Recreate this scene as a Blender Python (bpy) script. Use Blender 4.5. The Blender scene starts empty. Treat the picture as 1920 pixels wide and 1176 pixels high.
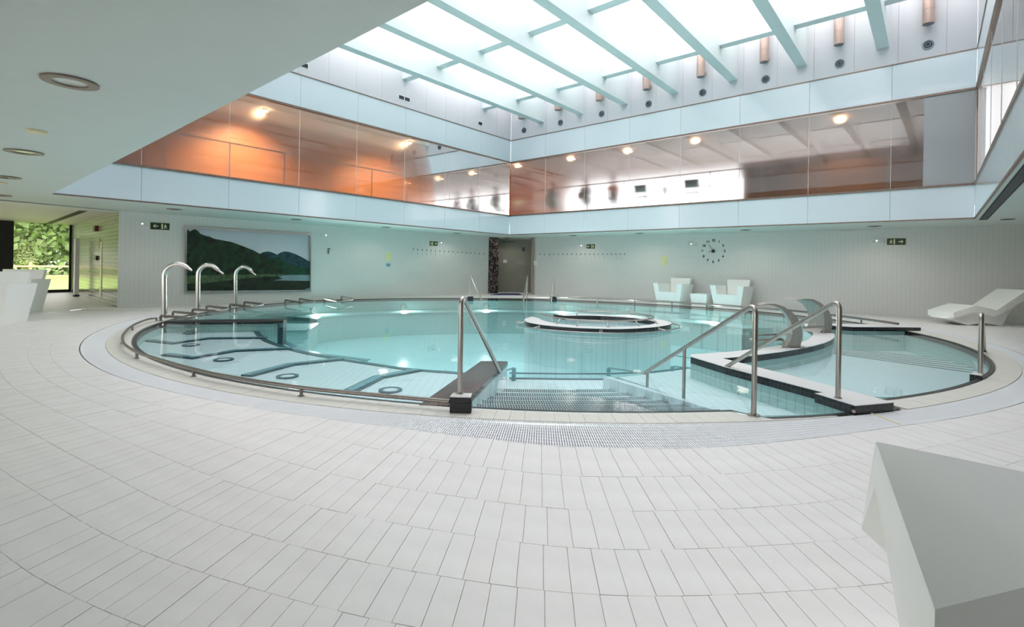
import bpy, math, random
from mathutils import Vector, Matrix
from mathutils.geometry import tessellate_polygon
random.seed(7)
PI = math.pi
D = bpy.data
SC = bpy.context.scene
COL = SC.collection

# ------------------------------------------------------------------ camera
F, HY, RO, H = 940.0, 498.5, math.radians(1.0), 1.2
CR, SR = math.cos(RO), math.sin(RO)
cam = D.cameras.new('camera'); cam.sensor_width = 36; cam.lens = 36 * F / 1920
cam.shift_y = -(588 - HY) / 1920; cam.clip_start = .05; cam.clip_end = 400
cam_o = D.objects.new('camera', cam); COL.objects.link(cam_o)
cam_o.matrix_world = Matrix.Translation((0, 0, H)) @ Matrix.Rotation(PI / 2, 4, 'X') @ Matrix.Rotation(RO, 4, 'Z')
SC.camera = cam_o
# ------------------------------------------------------------------ world, exposure
w = D.worlds.new('overcast'); SC.world = w; w.use_nodes = True
bg = w.node_tree.nodes['Background']
bg.inputs[0].default_value = (1.0, .965, .975, 1); bg.inputs[1].default_value = 3.3
SC.view_settings.view_transform = 'Standard'; SC.view_settings.look = 'None'
SC.view_settings.gamma = 1; SC.view_settings.use_curve_mapping = False
SC.view_settings.exposure = 0.43
cy = SC.cycles
cy.max_bounces = 12; cy.diffuse_bounces = 7; cy.glossy_bounces = 4; cy.transmission_bounces = 6
cy.transparent_max_bounces = 16; cy.caustics_reflective = False; cy.caustics_refractive = False
cy.sample_clamp_indirect = 4.0


# ------------------------------------------------------------------ survey helpers (where things stand in the room)
def ray(px, py):
    u = px - 960; v = py - HY
    return Vector(((CR * u + SR * v) / F, 1.0, (SR * u - CR * v) / F))
def at(px, py, z=0.0):
    d = ray(px, py); t = (z - H) / d.z
    return Vector((0, 0, H)) + d * t
def onp(px, py, P, e):
    """point on the vertical plane through P along horizontal direction e"""
    n = Vector((-e.y, e.x, 0)); d = ray(px, py)
    t = (n.dot(Vector((P.x, P.y, 0)))) / n.dot(d)
    return Vector((0, 0, H)) + d * t
Z = Vector((0, 0, 1))

# ------------------------------------------------------------------ mesh helpers
class MB:
    def __init__(s): s.v = []; s.f = []; s.m = []
    def add(s, vs, fs, mi=0):
        b = len(s.v); s.v += [Vector(p) for p in vs]
        for f in fs: s.f.append(tuple(b + i for i in f)); s.m.append(mi)
    def box(s, o, a, b, c, mi=0):
        o, a, b, c = map(Vector, (o, a, b, c))
        s.add([o, o + a, o + a + b, o + b, o + c, o + a + c, o + a + b + c, o + b + c],
              [(3, 2, 1, 0), (4, 5, 6, 7), (0, 1, 5, 4), (1, 2, 6, 5), (2, 3, 7, 6), (3, 0, 4, 7)], mi)
    def cbox(s, c, sx, sy, sz, ang=0, mi=0):
        a = Vector((math.cos(ang), math.sin(ang), 0)); b = Vector((-a.y, a.x, 0))
        s.box(Vector(c) - a * sx / 2 - b * sy / 2, a * sx, b * sy, Z * sz, mi)
    def quad(s, a, b, c, d, mi=0): s.add([a, b, c, d], [(0, 1, 2, 3)], mi)
    def prism(s, poly, z0, z1, mi=0, side=None, cap=True, bottom=True):
        n = len(poly); side = mi if side is None else side
        if sum(poly[i][0] * poly[(i + 1) % n][1] - poly[(i + 1) % n][0] * poly[i][1] for i in range(n)) < 0: poly = poly[::-1]
        vs = [Vector((p[0], p[1], z0)) for p in poly] + [Vector((p[0], p[1], z1)) for p in poly]
        if cap:
            tr = tessellate_polygon([[Vector((p[0], p[1], 0)) for p in poly]])
            tt = []
            for t in tr:
                a, b, c = (poly[i] for i in t)
                cr = (b[0] - a[0]) * (c[1] - a[1]) - (b[1] - a[1]) * (c[0] - a[0])
                tt.append(t if cr > 0 else t[::-1])
            s.add(vs, [tuple(i + n for i in t) for t in tt] + ([tuple(t[::-1]) for t in tt] if bottom else []), mi)
        s.add(vs, [(i, (i + 1) % n, n + (i + 1) % n, n + i) for i in range(n)], side)
    def pprism(s, poly, off, mi=0):
        """planar polygon of 3-D points, thickened by vector off"""
        off = Vector(off); n = len(poly); P = [Vector(p) for p in poly]
        nn = Vector((0, 0, 0))
        for i in range(n): nn += P[i].cross(P[(i + 1) % n])
        if nn.dot(off) < 0: P = P[::-1]
        tr = tessellate_polygon([P]); tt = []
        nn = Vector((0, 0, 0))
        for i in range(n): nn += P[i].cross(P[(i + 1) % n])
        for t in tr:
            cr = (P[t[1]] - P[t[0]]).cross(P[t[2]] - P[t[0]])
            tt.append(tuple(t) if cr.dot(nn) > 0 else tuple(t[::-1]))
        s.add(P + [p + off for p in P], [t[::-1] for t in tt] + [tuple(i + n for i in t) for t in tt] + [(i, (i + 1) % n, n + (i + 1) % n, n + i) for i in range(n)], mi)
    def tube(s, path, r, n=8, mi=0, caps=True, closed=False):
        P = [Vector(p) for p in path]; m = len(P); rs = r if isinstance(r, (list, tuple)) else [r] * m
        base = len(s.v); up = None; rings = []
        for i, p in enumerate(P):
            if closed: t = (P[(i + 1) % m] - P[i - 1])
            else: t = (P[min(i + 1, m - 1)] - P[max(i - 1, 0)])
            t.normalize()
            if up is None:
                up = Vector((0, 0, 1)) if abs(t.z) < .9 else Vector((1, 0, 0))
            x = (up - t * up.dot(t)).normalized(); y = t.cross(x); up = x
            rings.append([p + (x * math.cos(2 * PI * k / n) + y * math.sin(2 * PI * k / n)) * rs[i] for k in range(n)])
        fs = []
        mm = m if closed else m - 1
        for i in range(mm):
            j = (i + 1) % m
            for k in range(n): fs.append((i * n + k, i * n + (k + 1) % n, j * n + (k + 1) % n, j * n + k))
        if caps and not closed: fs += [tuple(range(n))[::-1], tuple((m - 1) * n + k for k in range(n))]
        s.add([v for rg in rings for v in rg], fs, mi)
    def disc(s, c, nrm, r, n=24, mi=0, r0=0, h=0):
        c = Vector(c); nrm = Vector(nrm).normalized()
        x = nrm.orthogonal().normalized(); y = nrm.cross(x)
        pt = lambda rr, k, hh: c + (x * math.cos(2 * PI * k / n) + y * math.sin(2 * PI * k / n)) * rr + nrm * hh
        vs = [pt(r, k, h) for k in range(n)] + [pt(r, k, 0) for k in range(n)]
        fs = [(k, (k + n), (k + 1) % n + n, (k + 1) % n) for k in range(n)] if h else []
        if r0:
            b = len(vs); vs += [pt(r0, k, h) for k in range(n)] + [pt(r0, k, 0) for k in range(n)]
            fs += [(k, (k + 1) % n, b + (k + 1) % n, b + k) for k in range(n)]
            if h: fs += [(b + k, b + (k + 1) % n, b + n + (k + 1) % n, b + n + k) for k in range(n)]
        else: fs += [tuple(range(n))]
        s.add(vs, fs, mi)
    def build(s, name, mats, parent=None, smooth=False, loc=None, kind=None):
        if loc is None: loc = parent.location if parent is not None and parent.parent is None else Vector((0, 0, 0))
        loc = Vector(loc)
        me = D.meshes.new(name); me.from_pydata([tuple(p - loc) for p in s.v], [], s.f)
        if not isinstance(mats, (list, tuple)): mats = [mats]
        for m in mats: me.materials.append(m)
        if len(mats) > 1: me.polygons.foreach_set('material_index', s.m)
        if smooth:
            me.polygons.foreach_set('use_smooth', [True] * len(me.polygons))
            me.set_sharp_from_angle(angle=math.radians(40))
        me.update()
        o = D.objects.new(name, me); COL.objects.link(o)
        if parent is not None: o.parent = parent
        else: o.location = loc
        if kind: o['kind'] = kind
        return o

def thing(name, label, cat, loc=(0, 0, 0), group=None):
    o = D.objects.new(name, None); COL.objects.link(o); o.location = loc; o.empty_display_size = .1
    o['label'] = label; o['category'] = cat
    if group: o['group'] = group
    return o
def tag(o, label, cat, group=None):
    o['label'] = label; o['category'] = cat
    if group: o['group'] = group
    return o
def sub(mb, name, mat, parent, root, smooth=False):
    """sub-part: child of a part whose origin is that of the root"""
    return mb.build(name, mat, parent, smooth, loc=root.location)
def struct(o): o['kind'] = 'structure'; return o
def arc3(path, r, n=5):
    """round the corners of a 3-D polyline"""
    P = [Vector(p) for p in path]; out = [P[0]]
    for i in range(1, len(P) - 1):
        a = (P[i - 1] - P[i]); b = (P[i + 1] - P[i]); rr = min(r, a.length * .49, b.length * .49)
        a = P[i] + a.normalized() * rr; b = P[i] + b.normalized() * rr
        for k in range(n + 1):
            t = k / n; out.append(a * (1 - t) ** 2 + P[i] * 2 * t * (1 - t) + b * t * t)
    out.append(P[-1]); return out
def spline(P, n=6):
    P = [Vector(p) for p in P]; out = []
    for i in range(len(P) - 1):
        p0 = P[max(i - 1, 0)]; p1 = P[i]; p2 = P[i + 1]; p3 = P[min(i + 2, len(P) - 1)]
        for k in range(n):
            t = k / n
            out.append(.5 * ((2 * p1) + (p2 - p0) * t + (2 * p0 - 5 * p1 + 4 * p2 - p3) * t * t + (3 * p1 - p0 - 3 * p2 + p3) * t ** 3))
    out.append(P[-1]); return out

# ------------------------------------------------------------------ materials
def mat(name, col, rough=.5, metal=0, spec=.5, noise=None, bump=None, emit=None, coat=0):
    m = D.materials.new(name); m.use_nodes = True; nt = m.node_tree; b = nt.nodes['Principled BSDF']
    b.inputs['Base Color'].default_value = (*col, 1); b.inputs['Roughness'].default_value = rough
    b.inputs['Metallic'].default_value = metal; b.inputs['Specular IOR Level'].default_value = spec
    if coat: b.inputs['Coat Weight'].default_value = coat; b.inputs['Coat Roughness'].default_value = .05
    if emit: b.inputs['Emission Color'].default_value = (*emit[0], 1); b.inputs['Emission Strength'].default_value = emit[1]
    if noise:
        sc, amt = noise[0], noise[1]
        tc = nt.nodes.new('ShaderNodeTexCoord'); n = nt.nodes.new('ShaderNodeTexNoise'); n.inputs['Scale'].default_value = sc; n.inputs['Detail'].default_value = 4
        mp = nt.nodes.new('ShaderNodeMapping'); nt.links.new(tc.outputs['Object'], mp.inputs[0]); nt.links.new(mp.outputs[0], n.inputs['Vector'])
        if len(noise) > 2: mp.inputs['Scale'].default_value = noise[2]
        r = nt.nodes.new('ShaderNodeValToRGB')
        lo = [max(0, c * (1 - amt)) for c in col]; hi = [min(1, c * (1 + amt)) for c in col]
        r.color_ramp.elements[0].position = .3; r.color_ramp.elements[1].position = .7
        r.color_ramp.elements[0].color = (*lo, 1); r.color_ramp.elements[1].color = (*hi, 1)
        nt.links.new(n.outputs[0], r.inputs[0]); nt.links.new(r.outputs[0], b.inputs['Base Color'])
        if bump:
            bp = nt.nodes.new('ShaderNodeBump'); bp.inputs['Strength'].default_value = bump; bp.inputs['Distance'].default_value = .01
            nt.links.new(n.outputs[0], bp.inputs['Height']); nt.links.new(bp.outputs[0], b.inputs['Normal'])
    return m
def vec_uv(nt, ex, ey, ez=None):
    """coordinates: (dot(P,ex), dot(P,ey) or z)"""
    tc = nt.nodes.new('ShaderNodeTexCoord'); out = nt.nodes.new('ShaderNodeCombineXYZ')
    for k, e in enumerate((ex, ey)):
        d = nt.nodes.new('ShaderNodeVectorMath'); d.operation = 'DOT_PRODUCT'; d.inputs[1].default_value = tuple(e)
        nt.links.new(tc.outputs['Object'], d.inputs[0]); nt.links.new(d.outputs['Value'], out.inputs[k])
    return out.outputs[0]
def tiles(name, c1, c2, cm, ex, ey, bw, bh, mortar=.004, offset=0.0, rough=.25, bump=.4, coat=0, wave=0.0):
    m = D.materials.new(name); m.use_nodes = True; nt = m.node_tree; b = nt.nodes['Principled BSDF']
    br = nt.nodes.new('ShaderNodeTexBrick'); br.offset = offset; br.squash = 1
    br.inputs['Color1'].default_value = (*c1, 1); br.inputs['Color2'].default_value = (*c2, 1); br.inputs['Mortar'].default_value = (*cm, 1)
    br.inputs['Scale'].default_value = 1; br.inputs['Mortar Size'].default_value = mortar; br.inputs['Brick Width'].default_value = bw; br.inputs['Row Height'].default_value = bh
    br.inputs['Mortar Smooth'].default_value = .1
    nt.links.new(vec_uv(nt, ex, ey), br.inputs['Vector'])
    nt.links.new(br.outputs['Color'], b.inputs['Base Color'])
    bp = nt.nodes.new('ShaderNodeBump'); bp.inputs['Strength'].default_value = bump; bp.inputs['Distance'].default_value = .004; bp.invert = True
    nt.links.new(br.outputs['Fac'], bp.inputs['Height'])
    last = bp
    if wave:
        tc = nt.nodes.new('ShaderNodeTexCoord'); n = nt.nodes.new('ShaderNodeTexNoise'); n.inputs['Scale'].default_value = 3
        nt.links.new(tc.outputs['Object'], n.inputs['Vector'])
        b2 = nt.nodes.new('ShaderNodeBump'); b2.inputs['Strength'].default_value = wave; b2.inputs['Distance'].default_value = .02
        nt.links.new(n.outputs[0], b2.inputs['Height']); nt.links.new(bp.outputs[0], b2.inputs['Normal']); last = b2
    nt.links.new(last.outputs[0], b.inputs['Normal'])
    b.inputs['Roughness'].default_value = rough
    if coat: b.inputs['Coat Weight'].default_value = coat
    return m
def glass(name, tint, ior=1.45, rough=0.0, base=.0, bump=None, frost=0.0, frost_r=.2):
    """pane: clear transmission and mirror reflection mixed by Fresnel; frost adds scattered transmission"""
    m = D.materials.new(name); m.use_nodes = True; nt = m.node_tree; nt.nodes.clear()
    out = nt.nodes.new('ShaderNodeOutputMaterial'); tr = nt.nodes.new('ShaderNodeBsdfTransparent'); tr.inputs[0].default_value = (*tint, 1)
    gl = nt.nodes.new('ShaderNodeBsdfGlossy'); gl.inputs['Roughness'].default_value = rough
    fr = nt.nodes.new('ShaderNodeFresnel'); fr.inputs[0].default_value = ior
    mx = nt.nodes.new('ShaderNodeMixShader'); ma = nt.nodes.new('ShaderNodeMath'); ma.operation = 'ADD'; ma.use_clamp = True
    ma.inputs[1].default_value = base; nt.links.new(fr.outputs[0], ma.inputs[0]); nt.links.new(ma.outputs[0], mx.inputs[0])
    src = tr.outputs[0]
    if frost:
        rf = nt.nodes.new('ShaderNodeBsdfRefraction'); rf.inputs['Roughness'].default_value = frost_r; rf.inputs['IOR'].default_value = 1.3; rf.inputs[0].default_value = (*tint, 1)
        m2 = nt.nodes.new('ShaderNodeMixShader'); m2.inputs[0].default_value = frost
        nt.links.new(tr.outputs[0], m2.inputs[1]); nt.links.new(rf.outputs[0], m2.inputs[2]); src = m2.outputs[0]
    nt.links.new(src, mx.inputs[1]); nt.links.new(gl.outputs[0], mx.inputs[2]); nt.links.new(mx.outputs[0], out.inputs[0])
    if bump:
        tc = nt.nodes.new('ShaderNodeTexCoord'); mp = nt.nodes.new('ShaderNodeMapping'); mp.inputs['Scale'].default_value = bump[2]
        n = nt.nodes.new('ShaderNodeTexNoise'); n.inputs['Scale'].default_value = bump[0]; n.inputs['Detail'].default_value = 3
        bp = nt.nodes.new('ShaderNodeBump'); bp.inputs['Strength'].default_value = bump[1]; bp.inputs['Distance'].default_value = .02
        nt.links.new(tc.outputs['Object'], mp.inputs[0]); nt.links.new(mp.outputs[0], n.inputs['Vector']); nt.links.new(n.outputs[0], bp.inputs['Height'])
        nt.links.new(bp.outputs[0], gl.inputs['Normal']); nt.links.new(bp.outputs[0], fr.inputs['Normal'])
    return m

# main axes: void corner V0 at the far end, eA along the left face, eB along the right face
ZC, Z2, Z3, Z4, ZB, ZR = 2.4, 3.15, 5.24, 6.10, 6.55, 8.3
V0 = at(955, 441, ZC); V1 = at(97, 364, ZC); V3 = at(1827, 410, ZC); V2 = V1 + V3 - V0
eA = (V1 - V0).normalized(); eB = (V3 - V0).normalized(); LA = (V1 - V0).length; LB = (V3 - V0).length
def st(s, t, z): return Vector((V0.x, V0.y, 0)) + eB * s + eA * t + Z * z
C0 = Vector((.72, 11.75, 0))

M = {}
M['plaster'] = mat('ceiling_plaster', (.60, .65, .62), .6, noise=(3, .015))
M['alcove'] = mat('alcove_plaster', (.74, .71, .66), .6, noise=(3, .015))
M['white_panel'] = mat('white_panel', (.60, .60, .625), .45, noise=(2, .01))
M['fascia'] = mat('fascia_glass', (.66, .725, .77), .12, spec=.6, noise=(.6, .02), coat=.3)
M['trim'] = mat('brass_trim', (.22, .16, .13), .35, metal=.6, noise=(20, .15))
M['beam'] = mat('beam_paint', (.66, .73, .73), .5, noise=(2, .01))
M['deck'] = mat('deck_tile', (.76, .735, .72), .42, noise=(7, .035), bump=.15)
M['deck2'] = mat('deck_tile_warm', (.755, .725, .71), .42, noise=(7, .035), bump=.15)
M['coping'] = mat('coping_tile', (.68, .655, .60), .35, noise=(7, .04))
M['grout'] = mat('grout', (.56, .50, .45), .8, noise=(15, .2))
M['grate'] = mat('grate_plastic', (.88, .88, .90), .35, noise=(8, .02))
M['channel'] = mat('gutter_grey', (.60, .60, .64), .6, noise=(8, .05))  # even light grey of the channel under the bars
M['steel'] = mat('brushed_steel', (.42, .385, .355), .28, metal=1, noise=(40, .12, (1, 1, .1)))
M['blade'] = mat('satin_blade_steel', (.40, .36, .33), .5, metal=.6, noise=(40, .1, (1, 1, .1)))
M['steel2'] = mat('polished_steel', (.62, .58, .55), .16, metal=1, noise=(40, .08, (1, 1, .1)))
M['darksteel'] = mat('weathered_steel', (.25, .22, .20), .32, metal=.9, noise=(30, .15))
M['white_resin'] = mat('white_resin', (.90, .90, .875), .35, noise=(4, .01))
M['black'] = mat('black_frame', (.012, .012, .014), .35, noise=(10, .1))
M['dark'] = mat('dark_slot', (.02, .02, .022), .7, noise=(10, .1))
M['wall_A'] = tiles('wall_tiles_left', (.68, .68, .65), (.665, .67, .64), (.56, .56, .53), eA, (0, 0, 1), .10, .05, .003, 0, .22, .35)
M['wall_B'] = tiles('wall_tiles_right', (.66, .65, .63), (.645, .64, .62), (.55, .54, .52), eB, (0, 0, 1), .10, .05, .003, 0, .22, .35)
M['wall_gloss'] = tiles('gloss_tiles', (.34, .36, .25), (.33, .35, .245), (.10, .09, .06), eB, (0, 0, 1), .20, .10, .008, 0, .14, .5, wave=.10)
M['wall_D'] = mat('painted_wall', (.62, .63, .60), .6, noise=(3, .02))
M['mosaic_w'] = tiles('white_mosaic', (.78, .76, .75), (.75, .735, .73), (.66, .64, .62), (1, 0, 0), (0, 1, 0), .05, .05, .002, 0, .3, .2)
M['mosaic_k'] = tiles('black_mosaic', (.012, .013, .018), (.02, .021, .028), (.06, .055, .05), eB, (0, 0, 1), .045, .045, .0022, 0, .15, .4)
M['mosaic_kt'] = tiles('black_mosaic_top', (.055, .028, .022), (.065, .036, .03), (.14, .11, .10), (1, 0, 0), (0, 1, 0), .045, .045, .002, 0, .12, .3)
M['pool_white'] = tiles('pool_tiles_pale', (.83, .94, .95), (.82, .93, .94), (.66, .80, .82), (1, 0, 0), (0, 1, 0), .10, .10, .006, 0, .3, .2)
M['pool_aqua'] = tiles('pool_tiles_aqua', (.56, .93, .95), (.55, .92, .94), (.49, .88, .91), (1, 0, 0), (0, 1, 0), .12, .12, .005, 0, .3, .1)
M['pool_side'] = tiles('pool_wall_tiles', (.62, .83, .80), (.60, .81, .78), (.40, .60, .58), eA, (0, 0, 1), .05, .10, .003, 0, .3, .2)
M['line'] = mat('dark_mosaic_line', (.03, .07, .09), .3, noise=(30, .3))
M['nosing'] = mat('nosing_mosaic', (.07, .10, .11), .4, noise=(30, .3))
M['teal'] = mat('teal_mosaic', (.16, .34, .40), .3, noise=(30, .1))
M['orange'] = mat('orange_wood', (.50, .21, .09), .45, noise=(2, .12, (.3, .3, 6)))
M['counter'] = mat('counter_wood', (.30, .17, .10), .5, noise=(2, .12, (.3, .3, 6)))
M['satin'] = mat('satin_glass', (.36, .36, .37), .12, coat=.6, noise=(.8, .04))
M['cafe_wall'] = mat('cafe_wall_paint', (.42, .30, .24), .7, noise=(2, .05))
M['cafe_ceiling'] = mat('cafe_ceiling', (.44, .37, .33), .7, noise=(2, .03))
M['gal_white'] = mat('gallery_white', (.62, .60, .58), .7, noise=(2, .03))
M['copper'] = mat('copper_duct', (.50, .36, .31), .38, metal=.55, noise=(9, .12, (1, 1, .2)))
M['nozzle'] = mat('nozzle_grey', (.16, .19, .22), .3, metal=.6, noise=(20, .1))
M['glass'] = glass('gallery_glass', (.90, .90, .89), 1.5, 0, .05, frost=.35, frost_r=.5)
M['frost'] = glass('etched_gallery_glass', (.93, .92, .92), 1.5, 0, .13, frost=.9, frost_r=.55)
M['pane'] = glass('window_pane', (.96, .98, .97), 1.45, 0, 0)
M['roofglass'] = glass('roof_glass', (.96, .97, .98), 1.3, 0, 0)
M['water'] = glass('pool_water', (.92, .995, 1.0), 1.27, .02, 0, bump=(2.2, .12, (1, 1.0, 1)))
M['lamp'] = mat('halogen_lamp', (1, .7, .4), .5, emit=((1, .62, .34), 60))
M['led'] = mat('led', (1, 1, 1), .5, emit=((.85, .85, 1), 4))
M['lens'] = mat('downlight_lens', (.55, .60, .56), .15, noise=(20, .05), coat=.5)
M['ring'] = mat('downlight_ring', (.22, .17, .14), .35, metal=.5, noise=(30, .1))
M['paper'] = mat('paper', (.74, .76, .76), .6, noise=(30, .03))
M['yellow'] = mat('yellow_notice', (.62, .68, .30), .6, noise=(60, .12))
M['sign'] = mat('sign_green', (.008, .035, .018), .35, noise=(20, .1))
M['cream'] = mat('sign_cream', (.72, .66, .42), .5, noise=(20, .05))
M['blackp'] = mat('black_plastic', (.01, .01, .012), .4, noise=(20, .1))
M['seat_green'] = mat('pale_green_seat', (.42, .58, .54), .5, noise=(10, .04))
M['seat_dark'] = mat('dark_seat', (.02, .05, .05), .5, noise=(10, .1))
M['seat_brown'] = mat('brown_seat', (.16, .09, .06), .5, noise=(10, .1))
M['tabletop'] = mat('table_top', (.10, .08, .07), .4, noise=(6, .15))
M['grass'] = mat('grass', (.30, .42, .10), .9, noise=(1.5, .35), bump=.5)
M['leaf'] = mat('leaf', (.33, .40, .15), .6, noise=(.9, .45))
M['leaf2'] = mat('leaf_dark', (.17, .25, .075), .6, noise=(.9, .45))
M['bark'] = mat('bark', (.12, .09, .06), .9, noise=(8, .3), bump=.5)
M['fencewood'] = mat('fence_wood', (.50, .36, .28), .8, noise=(4, .15))
M['skin'] = mat('skin', (.50, .26, .18), .5, noise=(6, .05))
M['rubber'] = mat('blue_mat', (.01, .015, .12), .8, noise=(20, .2))

# ------------------------------------------------------------------ pool outline, in polar form about its centre
def table(T):
    T = sorted(T); n = len(T)
    def f(th):
        while th < T[0][0]: th += 360
        while th >= T[0][0] + 360: th -= 360
        for i in range(n):
            a = T[i]; b = T[i + 1] if i + 1 < n else (T[0][0] + 360, T[0][1])
            if a[0] <= th <= b[0]:
                z_ = T[i - 1] if i else (T[-1][0] - 360, T[-1][1]); c = T[(i + 2) % n]; c = (c[0] + (360 if i + 2 >= n else 0), c[1])
                h = max(1e-9, b[0] - a[0]); u = (th - a[0]) / h; s0 = (a[1] - z_[1]) / (a[0] - z_[0]); s1 = (b[1] - a[1]) / h; s2 = (c[1] - b[1]) / (c[0] - b[0])
                m0 = (s0 + s1) / 2 if s0 * s1 > 0 else 0; m1 = (s1 + s2) / 2 if s1 * s2 > 0 else 0
                m0 = max(-3 * abs(s1), min(3 * abs(s1), m0)); m1 = max(-3 * abs(s1), min(3 * abs(s1), m1))
                return a[1] * (2 * u ** 3 - 3 * u * u + 1) + b[1] * (3 * u * u - 2 * u ** 3) + h * (m0 * (u ** 3 - 2 * u * u + u) + m1 * (u ** 3 - u * u))
        return T[0][1]
    return f
Rw = table([(-180, 7.84), (-173, 7.84), (-169, 7.76), (-157, 7.70), (-145, 7.64), (-130, 7.59), (-110, 7.57), (-93, 7.59), (-81, 7.57), (-80, 7.80), (-69.5, 7.80), (-68.8, 7.56), (-57, 7.59),
            (-43, 7.63), (-29, 7.63), (-14, 7.58), (3, 7.48), (13, 7.25), (23, 7.1), (35, 6.8), (54, 6.45), (74, 6.5), (89, 6.75), (116, 6.95), (140, 7.7), (150, 8.0), (160, 8.0), (172, 7.88)])
Ri = table([(-180, 8.22), (-171, 8.2), (-161, 8.05), (-149, 7.98), (-135, 7.91), (-117, 7.88), (-99, 7.88), (-77, 7.86), (-63, 7.84), (-37, 7.92), (-14, 8.0), (5, 7.9), (30, 7.5), (60, 7.15), (90, 7.3), (120, 7.5), (140, 8.1), (155, 8.35), (170, 8.3)])
Ro = table([(-180, 8.55), (-174, 8.48), (-167, 8.44), (-157, 8.33), (-142, 8.22), (-129, 8.16), (-117, 8.13), (-105, 8.18), (-101, 8.22), (-96.5, 8.32), (-92.8, 8.41), (-88.75, 8.42), (-85.5, 8.39), (-80.5, 8.29),
            (-73, 8.17), (-60, 8.15), (-37, 8.15), (-19, 8.2), (0, 8.2), (33, 8.0), (60, 7.8), (90, 7.9), (120, 8.0), (140, 8.4), (155, 8.65), (170, 8.6)])
KT = [-180, -150, -130, -117, -109, -104, -100, -96, -92, -88, -84, -79, -72, -60, -30, 0, 60, 120]
RT = [[8.86, 8.58, 8.43, 8.43, 8.47, 8.53, 8.67, 8.80, 8.88, 8.85, 8.78, 8.66, 8.52, 8.48, 8.48, 8.5, 8.2, 8.5],
      [9.12, 8.80, 8.62, 8.66, 8.78, 8.95, 9.10, 9.21, 9.28, 9.25, 9.18, 9.05, 8.88, 8.8, 8.8, 8.85, 8.6, 8.9],
      [9.4, 9.07, 8.88, 8.93, 9.11, 9.30, 9.44, 9.55, 9.62, 9.58, 9.51, 9.38, 9.2, 9.1, 9.1, 9.15, 9.0, 9.2],
      [9.7, 9.34, 9.13, 9.2, 9.40, 9.61, 9.75, 9.86, 9.92, 9.88, 9.81, 9.68, 9.5, 9.4, 9.4, 9.45, 9.3, 9.5],
      [10.0, 9.62, 9.42, 9.5, 9.70, 9.90, 10.03, 10.14, 10.2, 10.16, 10.09, 9.96, 9.78, 9.7, 9.7, 9.75, 9.6, 9.8]]
ROWS = [Ro] + [table(list(zip(KT, r))) for r in RT]
for k in range(1, 4): ROWS.append((lambda kk: (lambda th: ROWS[5](th) + .28 * kk))(k))
def pol(r, th, z=0.0): a = math.radians(th); return Vector((C0.x + r * math.cos(a), C0.y + r * math.sin(a), z))
def ringmesh(mb, fa, fb, za, zb, n=480, mi=0, t0=-180, t1=180):
    vs = []; fs = []
    for i in range(n + 1):
        th = t0 + (t1 - t0) * i / n
        vs += [pol(fa(th), th, za), pol(fb(th), th, zb)]
    for i in range(n): fs.append((2 * i, 2 * i + 1, 2 * i + 3, 2 * i + 2))
    mb.add(vs, fs, mi)

# ------------------------------------------------------------------ room walls
def meanpt(x, yb, yt):
    a = ray(x, yb); b = ray(x, yt); t = ZC / (b.z - a.z); return Vector((a.x * t, t, 0))
A0 = meanpt(220, 573, 393); A2 = meanpt(915, 552, 446); eWA = (A0 - A2).normalized()
B0 = meanpt(998, 553, 447.5); B2 = meanpt(1887, 602, 420.5); eWB = (B2 - B0).normalized()
nA = Vector((-eWA.y, eWA.x, 0)); nA = nA if nA.dot(C0 - A0) > 0 else -nA      # into the room
nB = Vector((-eWB.y, eWB.x, 0)); nB = nB if nB.dot(C0 - B0) > 0 else -nB
B3 = B0 + eWB * 21.0
BK = B3 + nB * 22.0                   # behind, to the right
W0 = at(132, 547.5, 0); W0.z = 0      # far end of the return wall, at the window
eW = (at(40, 550.5, 0) - W0); eW.z = 0; eW.normalize()
W1 = W0 + eW * 9.0
LK = W1 + Vector((6.5, -16, 0))
AC = A2 - eWA * .55                    # end of the mosaic pillar
R1 = AC - nA * 1.6; R1b = B0 - nB * 1.6
room = [A0, AC, R1, R1b, B0, B3, BK, LK, W1, W0]

def holed(name, outer, hole, z, m, flip=False):
    mb = MB(); P = [Vector((p.x, p.y, 0)) for p in outer]; Hh = [Vector((p.x, p.y, 0)) for p in hole]
    tr = tessellate_polygon([P, Hh]); allv = P + Hh; fs = []
    for t in tr:
        a, b, c = (allv[i] for i in t); cr = (b - a).cross(c - a).z
        fs.append(tuple(t) if (cr > 0) != flip else tuple(t[::-1]))
    mb.add([Vector((p.x, p.y, z)) for p in allv], fs)
    return mb.build(name, m)

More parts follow.
